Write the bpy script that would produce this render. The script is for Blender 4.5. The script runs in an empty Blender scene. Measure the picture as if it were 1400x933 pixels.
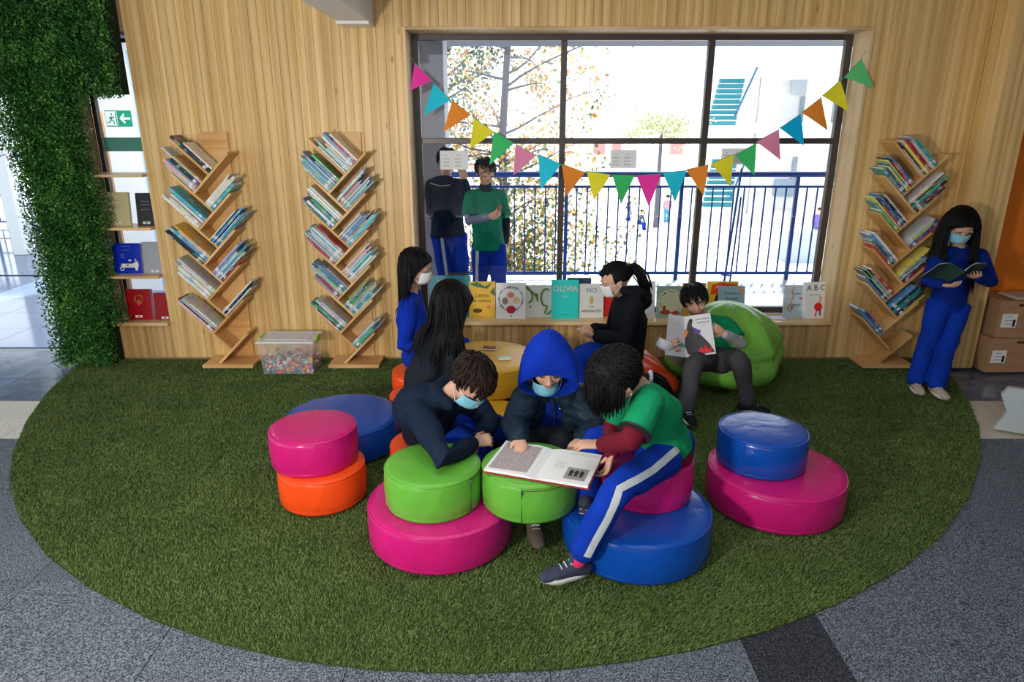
import bpy, bmesh, math, random
import numpy as np
from mathutils import Vector, Matrix, Quaternion, noise
PI = math.pi
random.seed(7); np.random.seed(7)
SC = bpy.context.scene
COL = SC.collection
# ------------------------------------------------------------------ camera
CAM_H = 1.95; PITCH = math.radians(17.8); FPX = 933.3
cd = bpy.data.cameras.new('camera'); cam = bpy.data.objects.new('camera', cd); COL.objects.link(cam)
cam.location = (0, 0, CAM_H); cam.rotation_euler = (PI/2 - PITCH, 0, 0)
cd.sensor_width = 36; cd.lens = 36*FPX/1400; cd.clip_start = .05; cd.clip_end = 300
SC.camera = cam
# ------------------------------------------------------------------ world, sun, lights, exposure
SC.view_settings.view_transform = 'Standard'; SC.view_settings.look = 'None'
SC.view_settings.gamma = 1; SC.view_settings.use_curve_mapping = False
SC.view_settings.exposure = 0.0
w = bpy.data.worlds.new('sky'); SC.world = w; w.use_nodes = True
nt = w.node_tree; bg = nt.nodes['Background']
bg.inputs[0].default_value = (.86, .94, 1, 1); bg.inputs[1].default_value = 2.6
sd = bpy.data.lights.new('sun', 'SUN'); sun = bpy.data.objects.new('sun', sd); COL.objects.link(sun)
sd.energy = 8.0; sd.angle = .01; sd.color = (1, .96, .9)
sun.rotation_euler = Vector((.25, .52, .95)).to_track_quat('Z', 'Y').to_euler()
def area(name, loc, target, size, energy, color, sy=None):
    l = bpy.data.lights.new(name, 'AREA'); o = bpy.data.objects.new(name, l); COL.objects.link(o)
    l.energy = energy; l.size = size; l.color = color
    if sy: l.shape = 'RECTANGLE'; l.size_y = sy
    o.location = loc; o.rotation_euler = (Vector(loc)-Vector(target)).to_track_quat('Z', 'Y').to_euler()
    return o
area('hall_lamp', (-2.1, -.1, 1.45), (0.2, 5.4, 1.2), .30, 105, (1, .93, .84))
area('hall_daylight', (-.5, -2.5, 2.4), (0, 4, .6), 4.0, 60, (.88, .94, 1), 1.6)
area('walkway_fill', (-3.7, 6.9, 2.7), (-3.7, 7.6, 0), .6, 60, (.95, .98, 1), 1.2)  # added fill under the soffit, brightens the outer white wall
area('overhead_fill', (-.2, 2.4, 3.15), (-.2, 2.4, 0), 3.2, 40, (.95, .97, 1), 2.2)  # added soft fill from above, not a fixture of the room

def at(px, py, Y):                    # a point of the place, from a line of sight and a real distance
    a = (px-700)/FPX; b = (466.5-py)/FPX
    r = Vector((a, math.cos(PITCH)+b*math.sin(PITCH), -math.sin(PITCH)+b*math.cos(PITCH)))
    return r*(Y/r.y)+Vector((0, 0, CAM_H))
def fl(px, py, z=0):
    a = (px-700)/FPX; b = (466.5-py)/FPX
    r = Vector((a, math.cos(PITCH)+b*math.sin(PITCH), -math.sin(PITCH)+b*math.cos(PITCH)))
    return r*((z-CAM_H)/r.z)+Vector((0, 0, CAM_H))
# ------------------------------------------------------------------ object helpers
def link(o, parent=None):
    COL.objects.link(o)
    if parent: o.parent = parent
    return o
def tag(o, label=None, cat=None, group=None, kind=None):
    if label: o['label'] = label
    if cat: o['category'] = cat
    if group: o['group'] = group
    if kind: o['kind'] = kind
    return o
def empty(name, loc=(0, 0, 0), label=None, cat=None, group=None, rz=0):
    o = bpy.data.objects.new(name, None); o.empty_display_size = .05
    o.location = loc; o.rotation_euler = (0, 0, rz); link(o); tag(o, label, cat, group); return o
class MB:
    def __init__(s): s.v = []; s.f = []; s.m = []
    def add(s, vs, fs, m=0):
        n = len(s.v); s.v += [tuple(v) for v in vs]; s.f += [tuple(i+n for i in f) for f in fs]; s.m += [m]*len(fs); return s
    def box(s, a, b, m=0, M=None):
        x0, y0, z0 = a; x1, y1, z1 = b
        vs = [Vector(p) for p in ((x0,y0,z0),(x1,y0,z0),(x1,y1,z0),(x0,y1,z0),(x0,y0,z1),(x1,y0,z1),(x1,y1,z1),(x0,y1,z1))]
        if M: vs = [M @ v for v in vs]
        return s.add(vs, [(0,3,2,1),(4,5,6,7),(0,1,5,4),(1,2,6,5),(2,3,7,6),(3,0,4,7)], m)
    def bbox(s, a, b, c=.004, m=0, M=None):     # box with chamfered edges
        x0, y0, z0 = a; x1, y1, z1 = b; vs = []
        for z, k in ((z0, c), (z0+c, 0), (z1-c, 0), (z1, c)):
            X0, X1, Y0, Y1 = x0+k, x1-k, y0+k, y1-k; q = c*.6
            vs += [Vector(p) for p in ((X0+q,Y0,z),(X1-q,Y0,z),(X1,Y0+q,z),(X1,Y1-q,z),(X1-q,Y1,z),(X0+q,Y1,z),(X0,Y1-q,z),(X0,Y0+q,z))]
        if M: vs = [M @ v for v in vs]
        fs = [tuple(range(7, -1, -1)), tuple(range(24, 32))]
        for r in range(3):
            for i in range(8): j = (i+1) % 8; fs.append((r*8+i, r*8+j, r*8+8+j, r*8+8+i))
        return s.add(vs, fs, m)
    def tube(s, pts, rad, n=8, side=None, m=0, cap=True):   # rad: number / list of numbers or (a, b)
        pts = [Vector(p) for p in pts]; k = len(pts)
        if not isinstance(rad, (list, tuple)): rad = [rad]*k
        rad = [(r if isinstance(r, (tuple, list)) else (r, r)) for r in rad]
        P = []; R = []
        if cap == 'round':
            d = (pts[0]-pts[1]).normalized(); r0 = sum(rad[0])/2
            for t in (.98, .8, .45): P.append(pts[0]+d*r0*t); R.append((rad[0][0]*math.sqrt(1-t*t), rad[0][1]*math.sqrt(1-t*t)))
        P += pts; R += rad
        if cap == 'round':
            d = (pts[-1]-pts[-2]).normalized(); r0 = sum(rad[-1])/2
            for t in (.45, .8, .98): P.append(pts[-1]+d*r0*t); R.append((rad[-1][0]*math.sqrt(1-t*t), rad[-1][1]*math.sqrt(1-t*t)))
        K = len(P); vs = []
        sv = Vector(side) if side is not None else None
        prev = None
        for i in range(K):
            d = (P[min(i+1, K-1)]-P[max(i-1, 0)])
            d = d.normalized() if d.length > 1e-9 else Vector((0, 0, 1))
            if sv is not None: u = sv-d*sv.dot(d)
            elif prev is not None: u = prev-d*prev.dot(d)
            else: u = Vector((1, 0, 0)) if abs(d.x) < .8 else Vector((0, 1, 0)); u = u-d*u.dot(d)
            if u.length < 1e-6: u = d.orthogonal()
            u.normalize(); prev = u; v = d.cross(u)
            for j in range(n):
                a = 2*PI*j/n; vs.append(P[i]+u*math.cos(a)*R[i][0]+v*math.sin(a)*R[i][1])
        fs = []
        for i in range(K-1):
            for j in range(n):
                q = (j+1) % n; fs.append((i*n+j, i*n+q, i*n+n+q, i*n+n+j))
        fs.append(tuple(range(n-1, -1, -1))); fs.append(tuple((K-1)*n+j for j in range(n)))
        return s.add(vs, fs, m)
    def ell(s, c, r, M=None, nu=16, nv=10, m=0, fn=None):    # ellipsoid
        c = Vector(c); vs = []
        for i in range(nv+1):
            p = PI*i/nv
            for j in range(nu):
                a = 2*PI*j/nu; d = Vector((math.sin(p)*math.cos(a), math.sin(p)*math.sin(a), math.cos(p)))
                k = fn(d) if fn else 1
                q = Vector((d.x*r[0]*k, d.y*r[1]*k, d.z*r[2]*k))+c
                vs.append(M @ q if M else q)
        fs = []
        for i in range(nv):
            for j in range(nu):
                q = (j+1) % nu; fs.append((i*nu+j, i*nu+nu+j, i*nu+nu+q, i*nu+q))
        return s.add(vs, fs, m)
    def lathe(s, prof, n=48, c=(0, 0, 0), m=0):
        vs = []; c = Vector(c)
        for (r, z) in prof:
            for j in range(n): a = 2*PI*j/n; vs.append(c+Vector((r*math.cos(a), r*math.sin(a), z)))
        fs = []
        for i in range(len(prof)-1):
            for j in range(n): q = (j+1) % n; fs.append((i*n+j, i*n+q, i*n+n+q, i*n+n+j))
        fs.append(tuple(range(n-1, -1, -1))); fs.append(tuple((len(prof)-1)*n+j for j in range(n)))
        return s.add(vs, fs, m)
    def prism(s, poly, z0, z1, m=0, M=None):
        n = len(poly); vs = [Vector((x, y, z0)) for x, y in poly]+[Vector((x, y, z1)) for x, y in poly]
        if M: vs = [M @ v for v in vs]
        fs = [tuple(range(n-1, -1, -1)), tuple(range(n, 2*n))]+[(i, (i+1) % n, n+(i+1) % n, n+i) for i in range(n)]
        return s.add(vs, fs, m)
    def mesh(s, name, mats, smooth=False, fix=True):
        me = bpy.data.meshes.new(name); me.from_pydata(s.v, [], s.f)
        if fix:
            b = bmesh.new(); b.from_mesh(me); bmesh.ops.remove_doubles(b, verts=b.verts, dist=1e-6) if smooth else None
            bmesh.ops.recalc_face_normals(b, faces=b.faces)
            if not smooth or len(b.faces) != len(s.f): b.to_mesh(me)
            else: b.to_mesh(me)
            b.free()
        if not isinstance(mats, (list, tuple)): mats = [mats]
        for k in mats: me.materials.append(k)
        if len(mats) > 1 and len(me.polygons) == len(s.m): me.polygons.foreach_set('material_index', s.m)
        if smooth: me.polygons.foreach_set('use_smooth', [True]*len(me.polygons))
        me.update(); return me
    def obj(s, name, mats, parent=None, smooth=False):
        return link(bpy.data.objects.new(name, s.mesh(name, mats, smooth)), parent)
def world_child(o, parent):
    """parent o (geometry given in world space) to an unscaled empty"""
    o.parent = parent; o.matrix_parent_inverse = parent_matrix(parent).inverted(); return o
def parent_matrix(p):
    m = Matrix.LocRotScale(p.location, p.rotation_euler, p.scale)
    return (parent_matrix(p.parent) @ p.matrix_parent_inverse @ m) if p.parent else m
# ------------------------------------------------------------------ materials
MATS = {}
def mat(name, col=(.5, .5, .5), rough=.6, spec=.4, metal=0, emit=None, es=1, alpha=None, trans=0, coat=0, sheen=0, ior=1.45):
    if name in MATS: return MATS[name]
    m = bpy.data.materials.new(name); m.use_nodes = True; b = m.node_tree.nodes['Principled BSDF']
    b.inputs['Base Color'].default_value = (*col, 1); b.inputs['Roughness'].default_value = rough
    b.inputs['Specular IOR Level'].default_value = spec; b.inputs['Metallic'].default_value = metal
    b.inputs['Transmission Weight'].default_value = trans; b.inputs['IOR'].default_value = ior
    b.inputs['Coat Weight'].default_value = coat; b.inputs['Sheen Weight'].default_value = sheen
    if emit: b.inputs['Emission Color'].default_value = (*emit, 1); b.inputs['Emission Strength'].default_value = es
    if alpha is not None: b.inputs['Alpha'].default_value = alpha
    MATS[name] = m; return m
class G:
    """tiny node helper"""
    def __init__(s, m): s.t = m.node_tree; s.b = s.t.nodes['Principled BSDF']
    def n(s, typ, **kw):
        x = s.t.nodes.new(typ)
        for k, v in kw.items():
            if k.startswith('i_'):
                key = k[2:]; key = int(key) if key.isdigit() else key.replace('_', ' ')
                if hasattr(v, 'is_linked') or isinstance(v, bpy.types.NodeSocket): s.t.links.new(v, x.inputs[key])
                else: x.inputs[key].default_value = v
            else: setattr(x, k, v)
        return x
    def l(s, a, b): s.t.links.new(a, b)
    def coords(s, scale=(1, 1, 1), rnd=0, kind='Object', rot=(0, 0, 0)):
        tc = s.n('ShaderNodeTexCoord'); out = tc.outputs[kind]
        if rnd:
            oi = s.n('ShaderNodeObjectInfo'); mu = s.n('ShaderNodeMath', operation='MULTIPLY', i_0=oi.outputs['Random'], i_1=rnd)
            cx = s.n('ShaderNodeCombineXYZ', i_0=mu.outputs[0], i_1=mu.outputs[0], i_2=mu.outputs[0])
            ad = s.n('ShaderNodeVectorMath', operation='ADD', i_0=out, i_1=cx.outputs[0]); out = ad.outputs[0]
        mp = s.n('ShaderNodeMapping', i_Vector=out, i_Scale=scale, i_Rotation=rot); return mp.outputs[0]
    def ramp(s, fac, stops):
        r = s.n('ShaderNodeValToRGB', i_Fac=fac); e = r.color_ramp.elements
        while len(e) < len(stops): e.new(.5)
        for k, (p, c) in enumerate(stops): e[k].position = p; e[k].color = (*c, 1)
        return r.outputs[0]
    def bump(s, h, strength=.3, dist=.01):
        b = s.n('ShaderNodeBump', i_Height=h, i_Strength=strength, i_Distance=dist); s.l(b.outputs[0], s.b.inputs['Normal']); return b
    def base(s, c): s.l(c, s.b.inputs['Base Color'])
def pine(name, light, mid, dark, axis=2, rough=.38, rnd=37.0, k=1.0, tint=.18):
    if name in MATS: return MATS[name]
    m = mat(name, mid, rough, .35); g = G(m)
    sc = [26*k, 26*k, 26*k]; sc[axis] = .8*k
    v = g.coords(tuple(sc), rnd)
    n1 = g.n('ShaderNodeTexNoise', i_Vector=v, i_Scale=1.0, i_Detail=5.0, i_Roughness=.6, i_Distortion=.6)
    sc2 = [7*k]*3; sc2[axis] = .7*k
    w1 = g.n('ShaderNodeTexWave', i_Vector=g.coords(tuple(sc2), rnd), i_Scale=.55, i_Distortion=5.5, i_Detail=2.0, i_Detail_Scale=.8)
    mx = g.n('ShaderNodeMix', data_type='FLOAT', i_0=.30, i_2=n1.outputs[0], i_3=w1.outputs['Fac'])
    c = g.ramp(mx.outputs[0], [(.12, dark), (.42, mid), (.72, light)])
    sk = [9*k]*3; sk[axis] = 3.0*k
    vk = g.n('ShaderNodeTexVoronoi', i_Vector=g.coords(tuple(sk), rnd), i_Scale=.55)
    kn = g.ramp(vk.outputs['Distance'], [(.0, (1, 1, 1)), (.07, (0, 0, 0))])
    mk = g.n('ShaderNodeMix', data_type='RGBA', i_0=kn, i_6=c, i_7=(dark[0]*.55, dark[1]*.42, dark[2]*.35, 1))
    oi = g.n('ShaderNodeObjectInfo')
    hv = g.n('ShaderNodeHueSaturation', i_Color=mk.outputs[2])
    vv = g.n('ShaderNodeMapRange', i_0=oi.outputs['Random'], i_3=1-tint, i_4=1+tint); g.l(vv.outputs[0], hv.inputs['Value'])
    g.base(hv.outputs[0]); g.bump(n1.outputs[0], .12, .003)
    return m
PINE = pine('pine_boards', (.80, .56, .265), (.68, .43, .16), (.48, .265, .08), 2, .36, tint=.09)
PINE_X = pine('pine_plank', (.78, .50, .22), (.66, .37, .13), (.48, .23, .07), 0, .4, tint=.06)
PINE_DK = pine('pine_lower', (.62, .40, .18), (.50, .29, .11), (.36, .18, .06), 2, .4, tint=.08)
def cloth(name, col=None, rough=.85, b=.4, scale=60, sheen=.0, var=.15):
    if name in MATS: return MATS[name]
    m = mat(name, col, rough, .12, sheen=sheen); g = G(m); v = g.coords()
    n = g.n('ShaderNodeTexNoise', i_Vector=v, i_Scale=scale*6, i_Detail=2.0)
    n2 = g.n('ShaderNodeTexNoise', i_Vector=v, i_Scale=9.0, i_Detail=3.0)
    c = g.ramp(n2.outputs[0], [(.3, tuple(max(0, x*(1-var)) for x in col)), (.7, tuple(min(1, x*(1+var)) for x in col))])
    g.base(c)
    mx = g.n('ShaderNodeMath', operation='MULTIPLY_ADD', i_0=n.outputs[0], i_1=.25, i_2=n2.outputs[0])
    g.bump(mx.outputs[0], b, .012); return m
def vinyl(name, col, rough=.3):
    m = mat(name, col, rough, .42, coat=.05); g = G(m); v = g.coords()
    n = g.n('ShaderNodeTexNoise', i_Vector=v, i_Scale=7.0, i_Detail=4.0, i_Distortion=.8)
    n2 = g.n('ShaderNodeTexNoise', i_Vector=v, i_Scale=260.0, i_Detail=1.0)
    a = g.n('ShaderNodeMath', operation='MULTIPLY_ADD', i_0=n2.outputs[0], i_1=.05, i_2=n.outputs[0])
    g.bump(a.outputs[0], .28, .02)
    r = g.n('ShaderNodeMapRange', i_0=n.outputs[0], i_3=rough-.07, i_4=rough+.1); g.l(r.outputs[0], g.b.inputs['Roughness'])
    c = g.ramp(n.outputs[0], [(.3, tuple(x*.9 for x in col)), (.7, tuple(min(1, x*1.06) for x in col))]); g.base(c)
    return m
V_MAG = vinyl('magenta_vinyl', (.56, .010, .165), .24); V_ORA = vinyl('orange_vinyl', (.86, .075, .010))
V_BLU = vinyl('blue_vinyl', (.004, .07, .40), .2); V_GRN = vinyl('green_vinyl', (.125, .41, .045))
V_YEL = vinyl('yellow_vinyl', (.68, .37, .02)); V_LBL = vinyl('light_blue_vinyl', (.05, .27, .72))
V_RED = vinyl('red_vinyl', (.62, .045, .012), .25); V_GRB = vinyl('beanbag_green_vinyl', (.16, .42, .055), .27)
WHITE = mat('white_paper', (.82, .82, .80), .7); PAGES = mat('book_pages', (.78, .76, .70), .8)
INK = mat('dark_ink', (.02, .02, .022), .6); STEEL = mat('steel', (.45, .47, .5), .3, .5, 1)
def tsdg():
    with bpy.context.temp_override(scene=TS, view_layer=TS.view_layers[0]): return bpy.context.evaluated_depsgraph_get()
def flat(c, r=.6):
    n = 'print_%02d_%02d_%02d' % tuple(int(x*99) for x in c); return mat(n, c, r, .3)
def bookmat():
    m = mat('book_cover', (.5, .5, .5), .35, .4); g = G(m)
    oi = g.n('ShaderNodeObjectInfo'); v = g.coords((1, 1, 1), 50)
    vo = g.n('ShaderNodeTexVoronoi', i_Vector=v, i_Scale=22.0); n = g.n('ShaderNodeTexNoise', i_Vector=v, i_Scale=18.0, i_Detail=5.0)
    f = g.ramp(n.outputs[0], [(.52, (0, 0, 0)), (.56, (1, 1, 1))])
    sub = g.n('ShaderNodeMath', operation='MULTIPLY', i_0=f, i_1=.75)
    hs = g.n('ShaderNodeMix', data_type='RGBA', i_0=.55, i_6=oi.outputs['Color'], i_7=vo.outputs['Color'])
    mx = g.n('ShaderNodeMix', data_type='RGBA', i_0=sub.outputs[0], i_6=oi.outputs['Color'], i_7=hs.outputs[2])
    g.base(mx.outputs[2]); return m
BOOK = bookmat()
def text(s, size, material, parent, M, name='lettering', ext=.0004, align='CENTER', label=None):
    c = bpy.data.curves.new(name, 'FONT'); c.body = s; c.size = size; c.align_x = align; c.align_y = 'CENTER'; c.extrude = ext; c.resolution_u = 2
    o = bpy.data.objects.new(name, c); TS.collection.objects.link(o)
    dg = tsdg()
    me = bpy.data.meshes.new_from_object(o.evaluated_get(dg)); me.name = name
    bpy.data.objects.remove(o); bpy.data.curves.remove(c)
    me.materials.clear(); me.materials.append(material)
    r = link(bpy.data.objects.new(name, me), parent); r.matrix_local = M
    if label: r['label'] = label
    return r
TS = bpy.data.scenes.new('workbench')        # scratch scene for evaluating modifiers
def solid(mb, name, material, voxel=.008, smooth=3, ratio=.5, fn=None):
    """union of overlapping closed shapes as ONE continuous surface"""
    me = bpy.data.meshes.new('tmp'); me.from_pydata(mb.v, [], mb.f); me.update()
    o = bpy.data.objects.new('tmp', me); TS.collection.objects.link(o)
    r = o.modifiers.new('r', 'REMESH'); r.mode = 'VOXEL'; r.voxel_size = voxel
    if smooth: q = o.modifiers.new('s', 'SMOOTH'); q.factor = .5; q.iterations = smooth
    if ratio < 1: d = o.modifiers.new('d', 'DECIMATE'); d.ratio = ratio
    dg = tsdg()
    m2 = bpy.data.meshes.new_from_object(o.evaluated_get(dg)); m2.name = name
    bpy.data.objects.remove(o); bpy.data.meshes.remove(me)
    if fn:
        n = len(m2.vertices); co = np.empty(n*3, np.float32); no = np.empty(n*3, np.float32)
        m2.vertices.foreach_get('co', co); m2.vertex_normals.foreach_get('vector', no)
        co = fn(co.reshape(-1, 3), no.reshape(-1, 3)); m2.vertices.foreach_set('co', co.astype(np.float32).ravel())
    m2.materials.clear()
    for k in (material if isinstance(material, (list, tuple)) else [material]): m2.materials.append(k)
    m2.polygons.foreach_set('use_smooth', [True]*len(m2.polygons)); m2.update()
    return bpy.data.objects.new(name, m2)
# ================================================================== THE SETTING
WY = 5.60                                      # front face of the pine wall
WL, WR = -.80, 2.70; WB, WT = .33, 2.61        # big window opening
LL, LR = -3.42, -2.92                          # tall window beside the green wall
TOP = 3.2
wall = MB()
for a, b in (((LR, WL-.0225), (-.02, TOP)), ((WL-.0225, WR+.0225), (WT+.0225, TOP)), ((WL-.0225, WR+.0225), (-.02, WB-.031)), ((WR+.0225, 3.82), (-.02, TOP)), ((-3.70, LR), (-.02, WB-.031)), ((-3.70, LL), (WB-.03, TOP)), ((LL, LR), (2.6, TOP))):
    wall.box((a[0], WY+.014, b[0]), (a[1], WY+.26, b[1]))
wall_back = wall.obj('wall_back', mat('wall_core', (.30, .2, .11), .8)); tag(wall_back, kind='structure')
_bm = {}
def board(x, z0, z1, wdt, parent, y=WY, m=PINE, name='wood_board'):
    key = (round(z1-z0, 3), round(wdt, 4), m.name)
    if key not in _bm:
        b = MB(); b.prism([(.0006, .013), (.0006, .002), (.0024, 0), (wdt-.0024, 0), (wdt-.0006, .002), (wdt-.0006, .013)], 0, z1-z0)
        _bm[key] = b.mesh(name, m)
    o = link(bpy.data.objects.new(name, _bm[key]), parent); o.location = (x, y, z0); return o
def boards(x0, x1, z0, z1, parent=wall_back, m=PINE, y=WY, bw=.068):
    n = max(1, round((x1-x0)/bw)); q = (x1-x0)/n
    for i in range(n): board(x0+i*q, z0, z1, q, parent, y, m)
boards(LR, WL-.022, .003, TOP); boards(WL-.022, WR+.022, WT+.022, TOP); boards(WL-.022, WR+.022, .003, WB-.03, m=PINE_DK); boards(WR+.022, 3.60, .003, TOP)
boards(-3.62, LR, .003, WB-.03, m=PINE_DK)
# pilaster at the right end
pil = MB().box((3.612, 5.345, 0), (3.808, 5.60, TOP)).obj('wall_pilaster', mat('wall_core')); tag(pil, kind='structure')
boards(3.60, 3.82, .003, TOP, pil, PINE, 5.33, .11)
for xx, s in ((3.60, 1), (3.808, -1)):
    for k in range(2):
        o = MB().box((xx, 5.344+k*.128, .003), (xx+.012, 5.344+k*.128+.126, TOP)).obj('wood_board', PINE, pil)
# lining of the window recess and sill
trim = MB(); JY = WY+.262
trim_1 = MB().bbox((WL-.022, WY-.012, WB), (WL, JY, WT+.022), .002).obj('trim_1', pine('pine_lining', (.80, .62, .40), (.70, .50, .28), (.5, .3, .14), 2, .45)); tag(trim_1, kind='structure')
trim_2 = MB().bbox((WR, WY-.012, WB), (WR+.022, JY, WT+.022), .002).obj('trim_2', MATS['pine_lining']); tag(trim_2, kind='structure')
PINE_LX = pine('pine_lining_x', (.80, .62, .40), (.70, .50, .28), (.5, .3, .14), 0, .45)
trim_3 = MB().bbox((WL, WY-.012, WT), (WR, JY, WT+.022), .002).obj('trim_3', PINE_LX); tag(trim_3, kind='structure')
sill = MB().bbox((WL-.022, WY-.03, WB-.03), (WR+.022, JY, WB), .003).obj('trim_4', pine('pine_sill', (.80, .58, .33), (.68, .45, .2), (.5, .28, .1), 0, .3)); tag(sill, kind='structure')
# aluminium window
BRONZE = mat('bronze_aluminium', (.075, .062, .055), .35, .5, .3)
GLASS = mat('window_glass', (1, 1, 1), .0, .5)
gg = G(GLASS); tb = gg.n('ShaderNodeBsdfTransparent'); gl = gg.n('ShaderNodeBsdfGlossy', i_Roughness=.01); fr = gg.n('ShaderNodeFresnel', i_IOR=1.35)
ms = gg.n('ShaderNodeMixShader', i_0=fr.outputs[0], i_1=tb.outputs[0], i_2=gl.outputs[0]); gg.l(ms.outputs[0], gg.t.nodes['Material Output'].inputs[0])
win = empty('window_1', ((WL+WR)/2, WY+.29, WB)); tag(win, kind='structure')
fy0, fy1 = WY+.262, WY+.315; fw = .055
m1 = .415; m2 = 1.585; tz = 1.80
def wbox(a, b, name, m=BRONZE, par=win): return world_child(MB().bbox(a, b, .003).obj(name, m), par)
wbox((WL, fy0, WB), (WL+fw, fy1, WT), 'window_frame'); wbox((WR-fw, fy0, WB), (WR, fy1, WT), 'window_frame')
wbox((WL+fw, fy0, WT-.045), (WR-fw, fy1, WT), 'window_frame'); wbox((WL+fw, fy0, WB), (WR-fw, fy1, WB+.055), 'window_frame')
cols = [(WL+fw, m1-.024), (m1+.024, m2-.026), (m2+.026, WR-fw)]
for mm, h in ((m1, .024), (m2, .026)): wbox((mm-h, fy0-.004, WB+.055), (mm+h, fy1, WT-.045), 'mullion')
for a, b in cols:
    wbox((a, fy0, tz-.023), (b, fy1-.004, tz+.023), 'transom')
    for z0, z1 in ((WB+.055, tz-.023), (tz+.023, WT-.045)):
        world_child(MB().box((a, fy0+.028, z0), (b, fy0+.032, z1)).obj('pane', GLASS), win)
# tall window with wooden shelves, left
lwin = empty('window_2', ((LL+LR)/2, WY+.2, WB)); tag(lwin, kind='structure')
wbox((LL, fy0, WB), (LL+.035, fy1, 2.58), 'window_frame', BRONZE, lwin); wbox((LR-.012, fy0, WB), (LR, fy1, 2.58), 'window_frame', BRONZE, lwin)
wbox((LL+.035, fy0, 2.55), (LR-.012, fy1, 2.58), 'window_frame', BRONZE, lwin)
world_child(MB().box((LL+.035, fy0+.028, WB), (LR-.012, fy0+.032, 2.55)).obj('pane', GLASS), lwin)
o = MB().bbox((-3.56, WY-.05, WB-.03), (LR, WY+.262, WB), .002).obj('trim_5', MATS['pine_sill']); tag(o, kind='structure')
SHZ = [.735, 1.135, 1.555]
for z in SHZ:
    o = MB().bbox((-3.50, WY-.07, z-.022), (LR-.001, WY+.20, z), .002).obj('wall_shelf', MATS['pine_sill'])
    tag(o, {.735: 'lowest narrow wooden shelf beside the green wall, carrying blue and grey books', 1.135: 'middle narrow wooden shelf beside the green wall, carrying beige and black books', 1.555: 'topmost narrow empty wooden shelf beside the green wall'}[z], 'shelf', None)
# orange wall, ceiling, white duct
ORANGE = mat('orange_paint', (.80, .20, .008), .5)
o = MB().box((3.82, 5.62, 0), (7.0, 5.86, TOP)).obj('wall_right', ORANGE); tag(o, kind='structure')
o = MB().box((-7, -3.4, TOP), (7.2, 5.9, TOP+.15)).obj('ceiling', mat('ceiling_white', (.72, .73, .74), .9)); tag(o, kind='structure')
DUCT = mat('duct_white', (.78, .84, .9), .4)
o = MB().box((-9, -3.6, -.02), (7.2, -3.4, TOP)).obj('wall_front', mat('room_paint', (.62, .62, .62), .8)); tag(o, kind='structure')
o = MB().box((7.0, -3.4, -.02), (7.2, 5.9, TOP)).obj('wall_side', MATS['room_paint']); tag(o, kind='structure')
d = empty('ceiling_beam', (-1.13, 4.2, 2.63), 'pale blue-white box beam running along the ceiling to the pine wall', 'beam')
world_child(MB().bbox((-1.27, 2.6, 2.645), (-1.035, 5.585, 3.2), .006).obj('casing', DUCT), d)
world_child(MB().bbox((-1.27, 5.40, 2.625), (-1.035, 5.598, 2.652), .003).obj('end_plate', mat('plate_white', (.85, .87, .88), .4)), d)
# floor
FL = tag(MB().box((-9, -3.2, -.06), (7.2, 5.86, -.028)).obj('floor', mat('floor_screed', (.12, .12, .12), .8)), kind='structure')
def carpet(name, base, lo, hi):
    m = mat(name, base, .95, .1); g = G(m); v = g.coords((1, 1, 1), 30)
    n = g.n('ShaderNodeTexNoise', i_Vector=v, i_Scale=170.0, i_Detail=3.0, i_Roughness=.8); n2 = g.n('ShaderNodeTexNoise', i_Vector=v, i_Scale=2.0)
    c = g.ramp(n.outputs[0], [(.40, lo), (.5, base), (.62, hi)])
    mx = g.n('ShaderNodeMix', data_type='RGBA', blend_type='MULTIPLY', i_0=.35, i_6=c, i_7=g.ramp(n2.outputs[0], [(.3, (.75, .75, .75)), (.7, (1, 1, 1))]))
    g.base(mx.outputs[2]); g.bump(n.outputs[0], .8, .004); return m
CARP = carpet('speckled_carpet', (.11, .128, .155), (.02, .024, .032), (.34, .38, .44))
CARD = carpet('dark_carpet', (.035, .038, .047), (.015, .016, .02), (.11, .115, .13))
CREAM = mat('cream_tile', (.62, .58, .50), .35); g = G(CREAM); n = g.n('ShaderNodeTexNoise', i_Vector=g.coords((1, 1, 1), 20), i_Scale=120.0, i_Detail=3.0); g.base(g.ramp(n.outputs[0], [(.35, (.42, .38, .32)), (.6, (.66, .62, .54))]))
SLATE = mat('slate_tile', (.10, .115, .15), .12, .6); g = G(SLATE); n = g.n('ShaderNodeTexNoise', i_Vector=g.coords((1, 1, 1), 20), i_Scale=9.0, i_Detail=4.0); g.base(g.ramp(n.outputs[0], [(.3, (.06, .085, .14)), (.7, (.14, .18, .26))]))
g.bump(n.outputs[0], .08, .01)
_tm = {}
def tile(x, y, sx, sy, m, par=FL, z=-.019, t=.010, name='floor_tile', gap=.0016):
    k = (round(sx, 3), round(sy, 3), m.name, t)
    if k not in _tm: _tm[k] = MB().bbox((gap, gap, -t), (sx-gap, sy-gap, 0), .0012).mesh(name, m)
    o = link(bpy.data.objects.new(name, _tm[k]), par); o.location = (x, y, z); return o
yy = [1.15+.725*k for k in range(-1, 4)]
for j in range(4):
    for i in range(12):
        x = -4.475+.77*i
        dark = (abs(x-.915) < .01 and j < 2)
        y0 = .425+.725*(j+1)
        if dark: tile(x, y0, .36, .725, CARD, name='carpet_tile'); tile(x+.36, y0, .41, .725, CARP, name='carpet_tile')
        else: tile(x, y0, .77, .725, CARP, name='carpet_tile')
for i in range(17):
    for (y, s) in ((4.05, .315), (4.365, .315)): tile(-5.2+.62*i, y, .62, s, CREAM)
for j in range(2):
    for i in range(16): tile(-5.2+.62*i, 4.68+j*.46, .62, .46 if j == 0 else .70, SLATE)
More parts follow.
